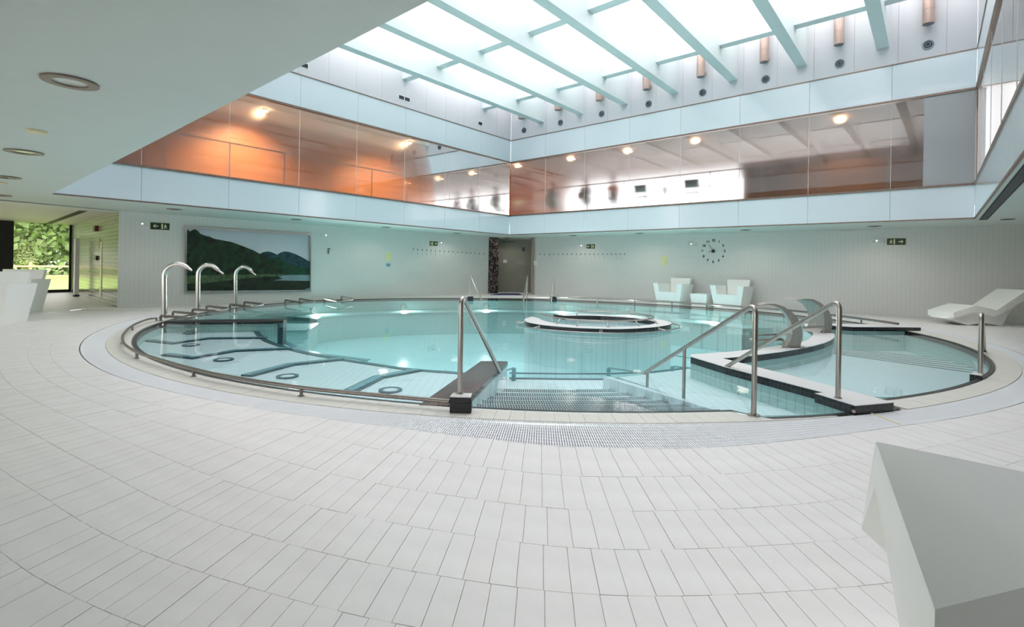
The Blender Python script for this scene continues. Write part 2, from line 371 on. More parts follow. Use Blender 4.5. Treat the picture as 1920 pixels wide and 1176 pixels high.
# floor: a polar tile pattern takes over beyond the rows laid tile by tile
def polar_tiles():
    m = D.materials.new('deck_tiles_far'); m.use_nodes = True; nt = m.node_tree; b = nt.nodes['Principled BSDF']
    tc = nt.nodes.new('ShaderNodeTexCoord'); s = nt.nodes.new('ShaderNodeVectorMath'); s.operation = 'SUBTRACT'; s.inputs[1].default_value = C0
    nt.links.new(tc.outputs['Object'], s.inputs[0]); sx = nt.nodes.new('ShaderNodeSeparateXYZ'); nt.links.new(s.outputs[0], sx.inputs[0])
    at2 = nt.nodes.new('ShaderNodeMath'); at2.operation = 'ARCTAN2'; nt.links.new(sx.outputs[1], at2.inputs[0]); nt.links.new(sx.outputs[0], at2.inputs[1])
    mu = nt.nodes.new('ShaderNodeMath'); mu.operation = 'MULTIPLY'; mu.inputs[1].default_value = 11; nt.links.new(at2.outputs[0], mu.inputs[0])
    ln = nt.nodes.new('ShaderNodeVectorMath'); ln.operation = 'LENGTH'; nt.links.new(s.outputs[0], ln.inputs[0])
    cb = nt.nodes.new('ShaderNodeCombineXYZ'); nt.links.new(mu.outputs[0], cb.inputs[0]); nt.links.new(ln.outputs['Value'], cb.inputs[1])
    br = nt.nodes.new('ShaderNodeTexBrick'); br.offset = 0; br.inputs['Scale'].default_value = 1; br.inputs['Brick Width'].default_value = .13; br.inputs['Row Height'].default_value = .30
    br.inputs['Mortar Size'].default_value = .003
    br.inputs['Color1'].default_value = (.75, .725, .705, 1); br.inputs['Color2'].default_value = (.735, .71, .69, 1); br.inputs['Mortar'].default_value = (.66, .63, .59, 1)
    nt.links.new(cb.outputs[0], br.inputs['Vector']); nt.links.new(br.outputs['Color'], b.inputs['Base Color']); b.inputs['Roughness'].default_value = .42
    return m
M['deck_far'] = polar_tiles()
hole = [pol(ROWS[-1](th), th) for th in range(-180, 180, 2)]
floor = struct(holed('floor', room, hole, 0.0, M['deck_far']))
mb = MB(); ringmesh(mb, Ro, lambda t: ROWS[-1](t) + .02, -.006, -.006)
mb.build('grout_bed', M['grout'], floor)
# individually laid tiles
def ring_tiles(fa, fb, wtile, off, zf, gap=.0011, t0=-180., t1=180.):
    rm = (fa(-100) + fb(-100)) / 2; n = int(round(2 * PI * rm / wtile)); out = []
    for i in range(n):
        a = -180 + 360 * (i + off) / n; b = -180 + 360 * (i + 1 + off) / n; m_ = (a + b) / 2
        if not (t0 <= m_ <= t1): continue
        g = math.degrees(gap / rm)
        ra, rb, rc, rd = fa(a) + gap, fa(b) + gap, fb(b) - gap, fb(a) - gap
        if min(rd - ra, rc - rb) < .02: continue
        dz = random.uniform(-.0008, .0008)
        out.append([pol(ra, a + g, zf + dz), pol(rd, a + g, zf + dz), pol(rc, b - g, zf + dz), pol(rb, b - g, zf + dz)])
    return out
def emit_tiles(T, parent, mats, nind=300, vis=None, th=.011):
    def score(q):
        c = (q[0] + q[2]) / 2
        if c.y < .5: return 1e6
        u = c.x / c.y * F; v = (H - c.z) / c.y * F
        if abs(u) > 975 or v > 700: return 1e6
        return c.y
    T = sorted(T, key=score)
    F6 = [(0, 1, 2, 3), (4, 5, 1, 0), (5, 6, 2, 1), (6, 7, 3, 2), (7, 4, 0, 3)]
    for q in T[:nind]:
        c = (q[0] + q[2]) / 2; mb = MB()
        mb.add([p for p in q] + [p - Z * th for p in q], F6)
        o = mb.build('tile', random.choice(mats), parent, loc=c); o.location = c
    mb = MB()
    for q in T[nind:]: mb.add([p for p in q] + [p - Z * th for p in q], F6, random.randrange(len(mats)))
    if mb.v: mb.build('tile_rows', mats, parent, kind='stuff')
T = []
for k in range(len(ROWS) - 1):
    T += ring_tiles(ROWS[k], ROWS[k + 1], [.112, .108, .105, .10, .10, .10, .10, .10][k], .37 * k, 0.0)
emit_tiles(T, floor, [M['deck'], M['deck'], M['deck2']])

# grate over the overflow channel
grate = thing('overflow_grate', 'white ribbed overflow grate ring around the whole pool', 'grate', (0, 0, 0))
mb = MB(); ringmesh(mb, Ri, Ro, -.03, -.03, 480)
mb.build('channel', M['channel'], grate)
mb = MB(); n = 3000
for i in range(n):
    th = -180 + 360 * i / n; a = .23 * 360 / n
    r0, r1 = Ri(th) + .01, Ro(th) - .012
    p = [pol(r0, th - a, -.002), pol(r1, th - a, -.002), pol(r1, th + a, -.002), pol(r0, th + a, -.002)]
    mb.add(p + [q - Z * .02 for q in p], [(0, 1, 2, 3), (4, 5, 1, 0), (6, 7, 3, 2)])
mb.build('bars', M['grate'], grate, kind='stuff')
mb = MB()
for u in (.0, .125, .25, .375, .5, .625, .75, .875, 1.0):
    fa = lambda t, u=u: Ri(t) + .012 + (Ro(t) - Ri(t) - .028) * u - .005
    fb = lambda t, u=u: Ri(t) + .012 + (Ro(t) - Ri(t) - .028) * u + .005
    ringmesh(mb, fa, fb, -.004, -.004, 360)
mb.build('cross_ribs', M['grate'], grate)
mb = MB(); ringmesh(mb, lambda t: Ro(t) - .012, Ro, -.004, -.004, 480)
mb.build('outer_joint', M['dark'], grate)
mb = MB(); p0 = at(1634, 774.5, .001); p1 = at(1686, 795, .001); d = (p1 - p0); nn = Vector((-d.y, d.x, 0)).normalized() * .008
mb.box(p0 - nn - Z * .005, d, nn * 2, Z * .006); mb.build('joint_strip', M['cream'], grate)

# coping ring with its tiles and the dark edge line
ZW = -.012
cop_m = MB(); ringmesh(cop_m, lambda t: Rw(t) - .01, lambda t: Ri(t) + .01, -.014, -.014)
coping = struct(cop_m.build('trim_1', M['grout']))
Rm = lambda t: max(Rw(t) + .035, (Rw(t) + Ri(t)) / 2 if False else Rw(t) + .035)
T = ring_tiles(Rm, Ri, .118, .2, -.001)
emit_tiles(T, coping, [M['coping']])
mb = MB(); ringmesh(mb, lambda t: Rw(t) - .03, lambda t: Rw(t) + .022, -.003, -.003, 720)
ringmesh(mb, lambda t: Rw(t) - .03, lambda t: Rw(t) - .03, -.09, -.003, 720)
mb.build('edge_mosaic', M['black'], coping)

# ------------------------------------------------------------------ pool basin
basin = struct((lambda m: (ringmesh(m, lambda t: .001, lambda t: Rw(t) + .02, -1.15, -1.15, 240), ringmesh(m, lambda t: Rw(t) - .012, lambda t: Rw(t) - .012, -1.15, -.005, 360, 1), m)[2])(MB()).build('pool_basin', [M['pool_aqua'], M['pool_side']]))
mb = MB(); ringmesh(mb, lambda t: .001, lambda t: Rw(t) - .02, ZW, ZW, 360)
water = mb.build('pool_water', M['water']); water['kind'] = 'structure'

def under(pxs, z): return [at(x, y, z) for x, y in pxs]
def strip(mb, path, wd, z, th=.012, mi=0):
    P = [Vector((p.x, p.y, 0)) for p in path]; L = []; R = []
    for i, p in enumerate(P):
        t = (P[min(i + 1, len(P) - 1)] - P[max(i - 1, 0)]).normalized(); nrm = Vector((-t.y, t.x, 0)) * wd / 2
        L.append(p + nrm); R.append(p - nrm)
    m = len(P); vs = [Vector((q.x, q.y, z)) for q in L + R] + [Vector((q.x, q.y, z - th)) for q in L + R]; fs = []
    for i in range(m - 1):
        fs += [(m + i, m + i + 1, i + 1, i), (i, i + 1, 2 * m + i + 1, 2 * m + i), (m + i + 1, m + i, 3 * m + i, 3 * m + i + 1)]
    fs += [(0, 2 * m, 3 * m, m), (m - 1, 2 * m - 1, 4 * m - 1, 3 * m - 1)]
    mb.add(vs, fs, mi)

# massage bench (left and front): inner edge curve
ZBN = -.22
inner = spline(under([(492, 604), (487, 610), (481, 617), (482, 624), (489, 632), (502, 641), (540, 654), (567, 661.5), (620, 671.5), (680, 681), (760, 692.5), (852, 700), (935, 706)], ZBN), 5)
def thof(p): return math.degrees(math.atan2(p.y - C0.y, p.x - C0.x))
tw0 = thof(at(310, 602, ZBN)); tw1 = thof(at(862, 770, 0))
if tw0 > 0: tw0 -= 360
outer = [pol(Rw(tw0 + (tw1 - tw0) * k / 60) - .01, tw0 + (tw1 - tw0) * k / 60, ZBN) for k in range(61)]
bench_poly = [(p.x, p.y) for p in inner] + [(p.x, p.y) for p in outer[::-1]]
mb = MB(); mb.prism(bench_poly, -1.15, ZBN, 0, 1)
bench = tag(mb.build('massage_bench', [M['pool_white'], M['pool_side']]), 'wide pale underwater bench curving along the left and front pool edge', 'pool bench')
mb = MB(); strip(mb, inner, .10, ZBN + .01); mb.build('edge_line', M['line'], bench)
for k, q in enumerate([[(295, 618), (340, 622), (392, 618.7), (484, 618)], [(279, 639.5), (325, 645), (392, 635.5), (500, 634.5)], [(312, 666), (362, 672.5), (440, 659), (547, 654.5)],
          [(462, 706.5), (545, 685), (642, 674.5)], [(655, 736), (710, 709), (785, 695)], ]):
    P = under(q, ZBN); m1 = MB(); strip(m1, P, .17, ZBN + .02, .03); dv = m1.build('seat_divider', M['line'], bench)
    m2 = MB(); strip(m2, P, .10, ZBN + .026, .01); sub(m2, 'divider_panel', M['teal'], dv, bench)
for x, y in [(356, 625.7), (358, 648), (419.5, 675.5), (539, 707), (732, 733)]:
    p = at(x, y, ZBN); mb = MB(); mb.disc(p + Z * .004, Z, .13, 28, 0, .085, .012); j = mb.build('massage_jet', M['line'], bench)
    mb = MB(); mb.disc(p + Z * .004, Z, .083, 24, 0, 0, .008); sub(mb, 'jet_cover', M['pool_white'], j, bench)
# lower step in front of the bench
ZST = -.5
P = under([(517, 624), (519, 630), (526, 637), (540, 645), (556, 652), (580, 660), (620, 667), (690, 676)], ZST)
P2 = under([(517, 622), (576, 620.5), (596, 606.5), (500, 606)], ZST)
mb = MB(); mb.prism([(p.x, p.y) for p in P2[::-1] + spline(P, 4) + under([(600, 680), (500, 650), (470, 625), (472, 608)], ZST)], -1.15, ZST, 0, 1)
stp = tag(mb.build('submerged_step', [M['pool_aqua'], M['pool_side']]), 'submerged landing with a dark edge line beyond the end of the black wall', 'pool step')
mb = MB(); strip(mb, spline(P, 4), .12, ZST + .012); strip(mb, P2[:2], .10, ZST + .012); strip(mb, P2[1:3], .09, ZST + .012); strip(mb, P2[2:], .05, ZST + .012); mb.build('edge_line', M['teal'], stp)
# black topped wall at water level
a = at(311, 603.5, 0); b = at(531, 601.8, 0); d = b - a; nn = Vector((-d.y, d.x, 0)).normalized()
mb = MB(); mb.box(a - Z * .06, d, nn * .34, Z * .065); 
bw = tag(mb.build('divider_wall', M['black'], None), 'black topped divider wall at water level left of the jets', 'pool wall')
mb = MB(); mb.box(a + nn * .02 - Z * 1.15, d - d.normalized() * .10, nn * .30, Z * 1.09); mb.build('wall_base', M['pool_side'], bw)
mb = MB(); mb.box(b - d.normalized() * .10 - Z * .6, d.normalized() * .10, nn * .34, Z * .54); mb.build('end_band', M['line'], bw)
# far bench ring
mb = MB(); t0, t1 = 20., 157.
ringmesh(mb, lambda t: Rw(t) - 1.15, lambda t: Rw(t) - .02, -.42, -.42, 120, 0, t0, t1)
ringmesh(mb, lambda t: Rw(t) - 1.15, lambda t: Rw(t) - 1.15, -1.15, -.42, 120, 1, t0, t1)
fb_ = tag(mb.build('far_bench', [M['pool_aqua'], M['pool_side']]), 'submerged step running along the far curve of the pool', 'pool bench')
mb = MB(); ringmesh(mb, lambda t: Rw(t) - 1.19, lambda t: Rw(t) - 1.12, -.41, -.41, 120, 0, t0, t1); mb.build('edge_line', M['line'], fb_)
mb = MB()
for q in ([(1112, 642.5), (1200, 656), (1292, 671)], [(1275, 620.5), (1360, 622.5), (1420, 624)], [(1430, 612), (1450, 617), (1462, 624)]): strip(mb, under(q, -1.14), .05, -1.138, .008)
mb.build('floor_line', M['line'], basin)

# front entry: shallow floor, stairs, ramp wall
ZF = -.36
fp = under([(905, 703), (955, 710), (1050, 711.5), (1140, 712), (1290, 702), (1300, 672)], ZF)
tA, tB = thof(at(870, 770, 0)), thof(at(1600, 770, 0))
fo = [pol(Rw(tA + (tB - tA) * k / 40) - .01, tA + (tB - tA) * k / 40) for k in range(41)]
mb = MB(); mb.prism([(p.x, p.y) for p in fp] + [(p.x, p.y) for p in fo[::-1]], -1.15, ZF, 0, 1)
entry = tag(mb.build('entry_floor', [M['pool_white'], M['pool_side']]), 'pale shallow pool floor at the foot of the entry stairs', 'pool floor')
mb = MB(); strip(mb, fp[1:5], .07, ZF + .01)
q2 = under([(955, 700), (1050, 701.5), (1140, 701.5), (1225, 698), (1290, 690.5)], ZF - .15); strip(mb, q2, .06, ZF - .14); mb.build('edge_line', M['line'], entry)
# stairs: treads with dark nosing tiles
stairs = thing('entry_stairs', 'wide shallow stairs with rows of dark nosing tiles leading into the pool', 'stairs', at(1110, 760, 0))
ny = [765.2, 758.2, 751, 744, 737, 729.5]; xl = [886, 893, 903, 914, 927, 941]; xr = [1337, 1296, 1256, 1227, 1197, 1176]
zz = [-.03, -.085, -.14, -.195, -.25, -.305]
pts = [(at(xl[k], ny[k] - .5, zz[k]), at((xl[k] + xr[k]) / 2, ny[k] + 1.2, zz[k]), at(xr[k], ny[k] - .8, zz[k])) for k in range(6)]
wtr = [(at(xl[0] - 4, 768.5, -.03), at(1110, 772, -.03), at(1372, 769, -.03))] + pts
def bez(q, t): return q[0] * ((1 - t) * (1 - 2 * t)) + q[1] * (4 * t * (1 - t)) + q[2] * (t * (2 * t - 1))
for k in range(6):
    near = wtr[k]; far = pts[k]
    A_ = [bez(near, j / 12) for j in range(13)]; B_ = [bez(far, j / 12) for j in range(13)]
    mb = MB(); mb.prism([(p.x, p.y) for p in A_] + [(p.x, p.y) for p in B_[::-1]], ZF - .02, zz[k], 0)
    tr_ = mb.build('tread', M['pool_white'], stairs)
    mb = MB(); n = 90 - 6 * k
    for j in range(n):
        t = (j + .16) / n; t2 = (j + .84) / n
        for rr in (0, 1):
            vv = (near[1] - far[1]) if k else (pts[0][1] - pts[1][1]) * .8; oa = vv * (.03 + rr * .19); ob = vv * (.20 + rr * .19)
            p = [bez(far, t) + oa, bez(far, t2) + oa, bez(far, t2) + ob, bez(far, t) + ob]
            for q in p: q.z = zz[k] + .003
            mb.add(p, [(0, 1, 2, 3)])
    o = sub(mb, 'nosing_tiles', M['nosing'], tr_, stairs); o['kind'] = 'stuff'
# right hand sloping curb of the stairs
mb = MB(); q = [at(1131, 707, -.2), at(1140, 705, -.2), at(1350, 768, -.02), at(1335, 768, -.02)]
mb.add(q + [Vector((p.x, p.y, ZF - .02)) for p in q], [(0, 1, 2, 3), (4, 5, 1, 0), (5, 6, 2, 1), (6, 7, 3, 2), (7, 4, 0, 3)])
tag(mb.build('stair_curb', M['pool_white']), 'pale sloping curb closing the right side of the entry stairs', 'curb')
# shallow shelf on the right of the stairs, where the posts stand
q = [at(1230, 748, -.2), at(1205, 722, -.24), at(1300, 700, -.24)]; q = under([(1352, 771)], -.08) + under([(1300, 755), (1216, 726), (1160, 708), (1300, 692), (1420, 705), (1600, 760), (1530, 778), (1400, 780)], -.2)
mb = MB(); mb.prism([(p.x, p.y) for p in q], -1.1, -.2, 0, 1); tag(mb.build('shallow_shelf', [M['pool_white'], M['pool_side']]), 'pale shallow shelf between the stair curb and the white topped wall', 'pool floor')
# dark mosaic ramp wall left of the stairs
q = [at(786, 759, .004), at(902, 677, .004), at(952, 677.5, .004), at(885, 742, .004), at(866, 762, .004)]
mb = MB(); mb.prism([(p.x, p.y) for p in q], -.05, .004, 0, 0)
rw = tag(mb.build('ramp_wall', M['mosaic_kt']), 'dark brown mosaic topped wall running into the pool left of the stairs', 'pool wall')
c_ = sum(q, Vector()) / 5; q3 = [c_ + (p - c_) * .985 for p in q]
mb = MB(); mb.prism([(p.x, p.y) for p in q3], -1.15, -.05, 0, 0); mb.build('wall_base', M['pool_white'], rw)

# pedestal with black mosaic sides
def tile_box(name_lab, P, z0, z1, label, cat):
    t = thing(name_lab, label, cat, (P[0] + P[2]) / 2)
    mb = MB(); mb.prism([(p.x, p.y) for p in P], z0, z1 - .006, 0, 0); mb.build('mosaic_body', M['mosaic_k'], t)
    c = sum(P, Vector()) / len(P); mb = MB(); mb.prism([((c + (p - c) * 1.0).x, (c + (p - c) * 1.0).y) for p in P], z1 - .006, z1); mb.build('white_cap', M['mosaic_w'], t)
    return t
zp = .135
P = [at(843, 774.5), at(882.5, 775.5)]; P += [at(885, 737.5, zp), at(850, 736.5, zp)]
ped = thing('rail_pedestal', 'small black mosaic pedestal with white top at the front of the stairs', 'pedestal', (P[0] + P[2]) / 2)
mb = MB(); mb.prism([(p.x, p.y) for p in P], -.01, zp - .008, 0, 0); mb.build('mosaic_body', M['blackp'], ped)
mb = MB(); mb.prism([(p.x, p.y) for p in P], zp - .008, zp); mb.build('white_cap', M['mosaic_w'], ped)
# glazed squares of the pedestal, one by one on its two seen faces
for (a, b) in ((P[0], P[1]), (P[1], P[2])):
    d = b - a; d.z = 0; n_ = Vector((d.y, -d.x, 0)).normalized(); w_ = d.length / 4
    for i in range(4):
        for j in range(3):
            o_ = Vector((a.x, a.y, 0)) + d.normalized() * (w_ * i + .002) + Z * (.127 / 3 * j + .002)
            mb = MB(); mb.box(o_ - n_ * .001, d.normalized() * (w_ - .005), n_ * .004, Z * (.127 / 3 - .005)); mb.build('mosaic_tile', M['black'], ped)

# underwater lamps on the basin wall
for k, th in enumerate((150, 128, 104, 80, 58, 34)):
    p = pol(Rw(th) - .03, th, -.3); n_ = (Vector((C0.x, C0.y, p.z)) - p).normalized()
    t = thing('underwater_lamp', 'round underwater lamp in the basin wall, number %s clockwise' % (k + 1), 'lamp', p, 'underwater lamps around the pool'); t['label'] = ['round underwater lamp in the far pool wall below the third grab loop', 'round underwater lamp in the far pool wall right of the picture', 'round underwater lamp in the far pool wall left of the mosaic pillar', 'round underwater lamp in the far pool wall in front of the doorway', 'round underwater lamp in the far pool wall left of the armchairs', 'round underwater lamp in the far pool wall in front of the armchairs'][k]
    mb = MB(); mb.disc(p, n_, .12, 20, 0, .095, .02); mb.build('rim', M['steel'], t); mb = MB(); mb.disc(p, n_, .095, 20, 0, 0, .012); mb.build('lens', M['lens'], t)
    l = D.lights.new('pool_glow', 'SPOT'); l.energy = 170; l.color = (.95, 1, .95); l.spot_size = math.radians(170); l.spot_blend = .8; l.shadow_soft_size = .09
    lo = D.objects.new('pool_glow', l); COL.objects.link(lo); lo.location = p + n_ * .03; lo.rotation_euler = n_.to_track_quat('-Z', 'Y').to_euler(); lo['kind'] = 'light'
# ------------------------------------------------------------------ white topped island walls
PT = .075
plat_px = [(1295, 668.5), (1360, 688), (1546, 736.2), (1528, 737), (1604, 760.5), (1675.7, 754.3), (1574.6, 728), (1500, 708.4), (1354, 671.6), (1400, 668), (1462.5, 660), (1500, 653.7), (1525, 648.7), (1545, 643.3), (1556, 638.7),
           (1562, 635), (1565, 631), (1563.7, 626), (1558, 622.5), (1547, 616), (1528, 608.5), (1600, 613), (1726.7, 613.8), (1683, 609), (1600, 607.5), (1507, 605.6), (1509, 611), (1513, 614.5), (1519, 618), (1523.5, 621.5), (1525, 626), (1522.5, 630), (1516, 635.5),
           (1509, 639.5), (1492, 644), (1472, 646.8), (1454, 649), (1425, 653), (1375, 659), (1295, 664.8)]
PP = [at(x, y, PT) for x, y in plat_px]
plat = thing('island_wall', 'white topped black sided wall that forks and curves around the right basin', 'pool wall', PP[1])
mb = MB(); mb.prism([(p.x, p.y) for p in PP], PT - .006, PT); mb.build('white_cap', M['mosaic_w'], plat)
mb = MB(); mb.prism([(p.x, p.y) for p in PP], -.012, PT - .006); mb.build('black_band', M['mosaic_k'], plat)
mb = MB(); mb.prism([(p.x, p.y) for p in PP], -1.15, -.012, 0, 0); mb.build('wall_base', M['pool_side'], plat)
mb = MB(); mb.disc(at(1600, 771, .03) + Vector((-.005, -.01, 0)), (-.2, -1, 0), .014, 14, 0, 0, .006); mb.build('drain_plug', M['copper'], plat)
# right basin: shallow part and stairs with dark lines
ZS = -.17
rb = []
for th in range(-55, 12, 2): rb.append(pol(Rw(th) - .01, th))
q = under([(1700, 619.5), (1560, 615), (1570, 628), (1568, 640), (1535, 655), (1450, 672), (1380, 680), (1440, 700), (1520, 722), (1640, 752)], 0)
mb = MB(); mb.prism([(p.x, p.y) for p in rb + q], -1.15, -.42, 0, 1)
rbf = tag(mb.build('right_basin_floor', [M['pool_white'], M['pool_side']]), 'pale green tiled floor of the side basin on the right', 'pool floor')
sh = under([(1356, 674.5), (1440, 672), (1530, 660), (1562, 663.5), (1640, 675), (1720, 686), (1838, 702)], ZS)
sh2 = [pol(Rw(th) - .012, th) for th in range(-30, -56, -2)] + under([(1620, 745), (1450, 698)], ZS)
mb = MB(); mb.prism([(p.x, p.y) for p in sh + sh2], -1.0, ZS, 0, 1)
tag(mb.build('side_basin_shelf', [M['pool_white'], M['pool_side']]), 'pale shallow shelf in the near half of the right side basin', 'pool floor')
rs = thing('side_basin_steps', 'straight steps with dark dashed nosings crossing the right side basin', 'stairs', at(1700, 680, 0))
for k in range(6):
    z = ZS - .035 * (k + 1); xa, ya, xb, yb = 1556 - 2 * k, 662.5 - k * 2.1, 1838 + 2 * k, 701 - k * 4.3
    a = at(xa, ya, z); b = at(xb, yb, z); d = b - a; nn = Vector((-d.y, d.x, 0)).normalized()
    mb = MB(); mb.box(a - nn * .25 - Z * .2, d, nn * .27, Z * .2); tr_ = mb.build('tread', M['pool_white'], rs)
    mb = MB(); n = 70
    for j in range(n): mb.box(a + d * ((j + .1) / n) - nn * .03, d * (.8 / n), nn * .045, Z * .004)
    o = sub(mb, 'nosing_tiles', M['line'], tr_, rs); o['kind'] = 'stuff'

# ------------------------------------------------------------------ ring island in the middle
RC = Vector((1.765, 10.47, 0)); TO = [(0.46, 11.06), (0.326, 10.7), (.28, 10.32), (.38, 9.86), (.70, 9.47), (1.23, 9.19), (1.91, 9.12), (2.5, 9.36), (3.02, 9.80), (3.27, 10.22), (3.30, 10.62), (3.1, 11.15), (2.62, 11.60), (1.95, 11.86), (1.45, 11.84), (1.0, 11.72)]
TI = [(1.22, 11.40), (1.76, 11.55), (2.25, 11.46), (2.66, 11.22), (2.92, 10.86), (3.0, 10.45), (2.85, 10.05), (2.5, 9.70), (2.04, 9.46), (1.59, 9.42), (1.15, 9.58), (.83, 9.95), (.66, 10.35), (.60, 10.72)]
TO = spline([Vector((*p, 0)) for p in TO], 5); TI = spline([Vector((*p, 0)) for p in TI], 5)
isl = thing('ring_island', 'C-shaped white topped island with black sides in the middle of the pool', 'pool island', RC)
pp = [(p.x, p.y) for p in TO + TI]
mb = MB(); mb.prism(pp, .080, .086); mb.build('white_cap', M['mosaic_w'], isl)
mb = MB(); mb.prism(pp, -.012, .080); mb.build('black_band', M['mosaic_k'], isl)
mb = MB(); mb.prism(pp, -1.15, -.012); mb.build('wall_base', M['pool_white'], isl)
mb = MB(); mb.prism([((RC + (Vector((*p, 0)) - RC) * 1.0).x, (RC + (Vector((*p, 0)) - RC) * 1.0).y) for p in [(q.x, q.y) for q in TI]], -1.15, -.4); mb.build('inner_floor', M['pool_white'], isl)
def scaled(P, k, z, i0=0, i1=None): return [Vector((RC.x + (p.x - RC.x) * k, RC.y + (p.y - RC.y) * k, z)) for p in P[i0:i1]]
rl = thing('island_inner_rail', 'low steel rail following the inner rim of the ring island', 'rail', RC + Z * .08)
path = spline(scaled(TI, .97, .19, 3), 2); mb = MB(); mb.tube(path, .015, 8); mb.build('rail_tube', M['steel'], rl, True)
for x, y in [(1009, 600), (1066, 607), (1162, 610.5), (1231, 606), (1233.5, 598), (1181, 591.5), (1101.5, 590)]:
    p = at(x, y, .19); c = min(path, key=lambda q: (q - p).length); mb = MB(); o_ = (c - RC) * .07; o_.z = 0
    mb.tube([Vector((c.x, c.y, .18)) + o_ * 0, Vector((c.x, c.y, .12)) + o_, Vector((c.x, c.y, .08)) + o_ * 1.2], .010, 6); mb.disc(Vector((c.x, c.y, .085)) + o_ * 1.2, Z, .03, 10, 0, 0, .01); mb.build('post', M['steel'], rl, True)
rl = thing('island_outer_rail', 'low steel rail just above the water around the outside of the ring island', 'rail', RC)
path = [q for q in scaled(TO, 1.115, .022, 4, 60)]; mb = MB(); mb.tube(path, .014, 8); mb.build('rail_tube', M['steel'], rl, True)
for k in (6, 14, 24, 34, 44, 52):
    c = path[min(k, len(path) - 1)]; i_ = RC + (c - RC) * .895; i_.z = .04; mb = MB(); mb.tube([c, i_], .011, 6); mb.disc(i_, (c - RC), .035, 10, 0, 0, .01); mb.build('bracket', M['steel'], rl, True)

# ------------------------------------------------------------------ rails
def rail(name, label, parts, r, m='steel', cat='rail', group=None, loc=None):
    t = thing(name, label, cat, loc if loc is not None else parts[0][1][0], group)
    for nm, path, *k in parts:
        mb = MB(); mb.tube(path, k[0] if k else r, 10); mb.build(nm, M[m], t, True)
    return t
def flange(t, p, r=.05, m='steel'):
    mb = MB(); mb.disc(p, Z, r, 18, 0, 0, .008); mb.build('flange', M[m], t)
def up(p, px, py):
    """point straight above p that is seen at height py"""
    d = ray(px, py); return Vector((p.x, p.y, H + d.z * p.y))
# rail 1, on the pedestal
b1 = at(862, 738, zp); t1_ = up(b1, 863, 551); e1 = at(938, 698, -.03)
t1_ += Z * -.01
pa = arc3([b1 + Z * .002, t1_, e1 - Z * .0], .09, 7)
r1 = rail('pool_handrail', 'tall steel handrail rising from the black mosaic pedestal and slanting into the water', [('post', pa)], .021); flange(r1, b1, .032)
# rail 2, in front of stairs right side
b2 = at(1413, 779, .0); t2 = up(b2, 1416, 569); e2 = at(1208, 700, -.03)
r2 = rail('pool_handrail', 'steel handrail with two submerged posts between stairs and forked wall', [('post', arc3([b2, t2, e2], .10, 7))], .021); flange(r2, b2, .05)
for x, y0, y1 in [(1289, 654, 755), (1221, 697, 736)]:
    d_ = (e2 - t2); best = min([t2 + d_ * (k / 200) for k in range(201)], key=lambda p: abs((960 + F * p.x / p.y * CR) - x + SR * (H - p.z) / p.y * F * -1 * -1))
    foot = Vector((best.x, best.y, -.195)); mb = MB(); mb.tube([foot, best - Z * .01], .017, 10); mb.build('support_post', M['steel'], r2, True); flange(r2, foot, .05)
# rail 3, on the island wall
b3 = at(1571, 746.5, PT); t3 = up(b3, 1572, 562); e3 = at(1350, 695, -.0)
r3 = rail('pool_handrail', 'tall steel handrail standing on the wide end of the forked wall', [('post', arc3([b3, t3, e3], .10, 7))], .021); flange(r3, b3, .03)
# right front rail seen end on
b4 = at(1838, 701.5, .03); t4 = up(b4, 1841, 587); e4 = at(1846, 660, -.03); 
P = [at(1818, 701, .04), at(1842, 704.5, .04), at(1843, 699, .04), at(1827, 697.5, .04)]
p4 = thing('rail_pedestal', 'flat dark edged plinth at the right end of the side basin', 'pedestal', P[0]); mb = MB(); mb.prism([(p.x, p.y) for p in P], -.1, .035); mb.build('mosaic_body', M['mosaic_k'], p4)
mb = MB(); mb.prism([(p.x, p.y) for p in P], .035, .04); mb.build('white_cap', M['mosaic_w'], p4)
r4 = rail('pool_handrail', 'steel handrail seen end on at the right edge of the side basin', [('post', arc3([b4, t4, e4], .10, 7))], .024); flange(r4, b4, .035)
# far rails
def far_rail(xb, yb, xt, yt, xe, ye, label, pedp=None):
    zb_ = .14 if pedp else 0; b_ = at(xb, yb, zb_ if pedp else 0); t_ = up(b_, xt, yt); e_ = at(xe, ye, -.03)
    r_ = rail('pool_handrail', label, [('post', arc3([b_, t_, e_], .08, 4))], .026); flange(r_, b_, .04)
    if pedp:
        p = thing('rail_pedestal', pedp[1], 'pedestal', (b_.x, b_.y, 0)); mb = MB(); mb.cbox((b_.x, b_.y, -.03), .18, .18, .16, .3); mb.build('mosaic_body', M['mosaic_k'], p)
        mb = MB(); mb.cbox((b_.x, b_.y, .13), .185, .185, .01, .3); mb.build('white_cap', M['mosaic_w'], p)
    return r_
far_rail(881.5, 555, 881.5, 514, 904, 565, 'slanting steel handrail at the far edge in front of the left wall beside the pillar', (0, 'small black pedestal under the leftmost far handrail'))
far_rail(988, 560, 988, 516, 980.5, 568, 'steel handrail at the far edge right in front of the doorway')
far_rail(1038, 555, 1037, 518, 1033.5, 567, 'steel handrail at the far edge just right of the doorway', (0, 'small black pedestal where the far low rail begins'))

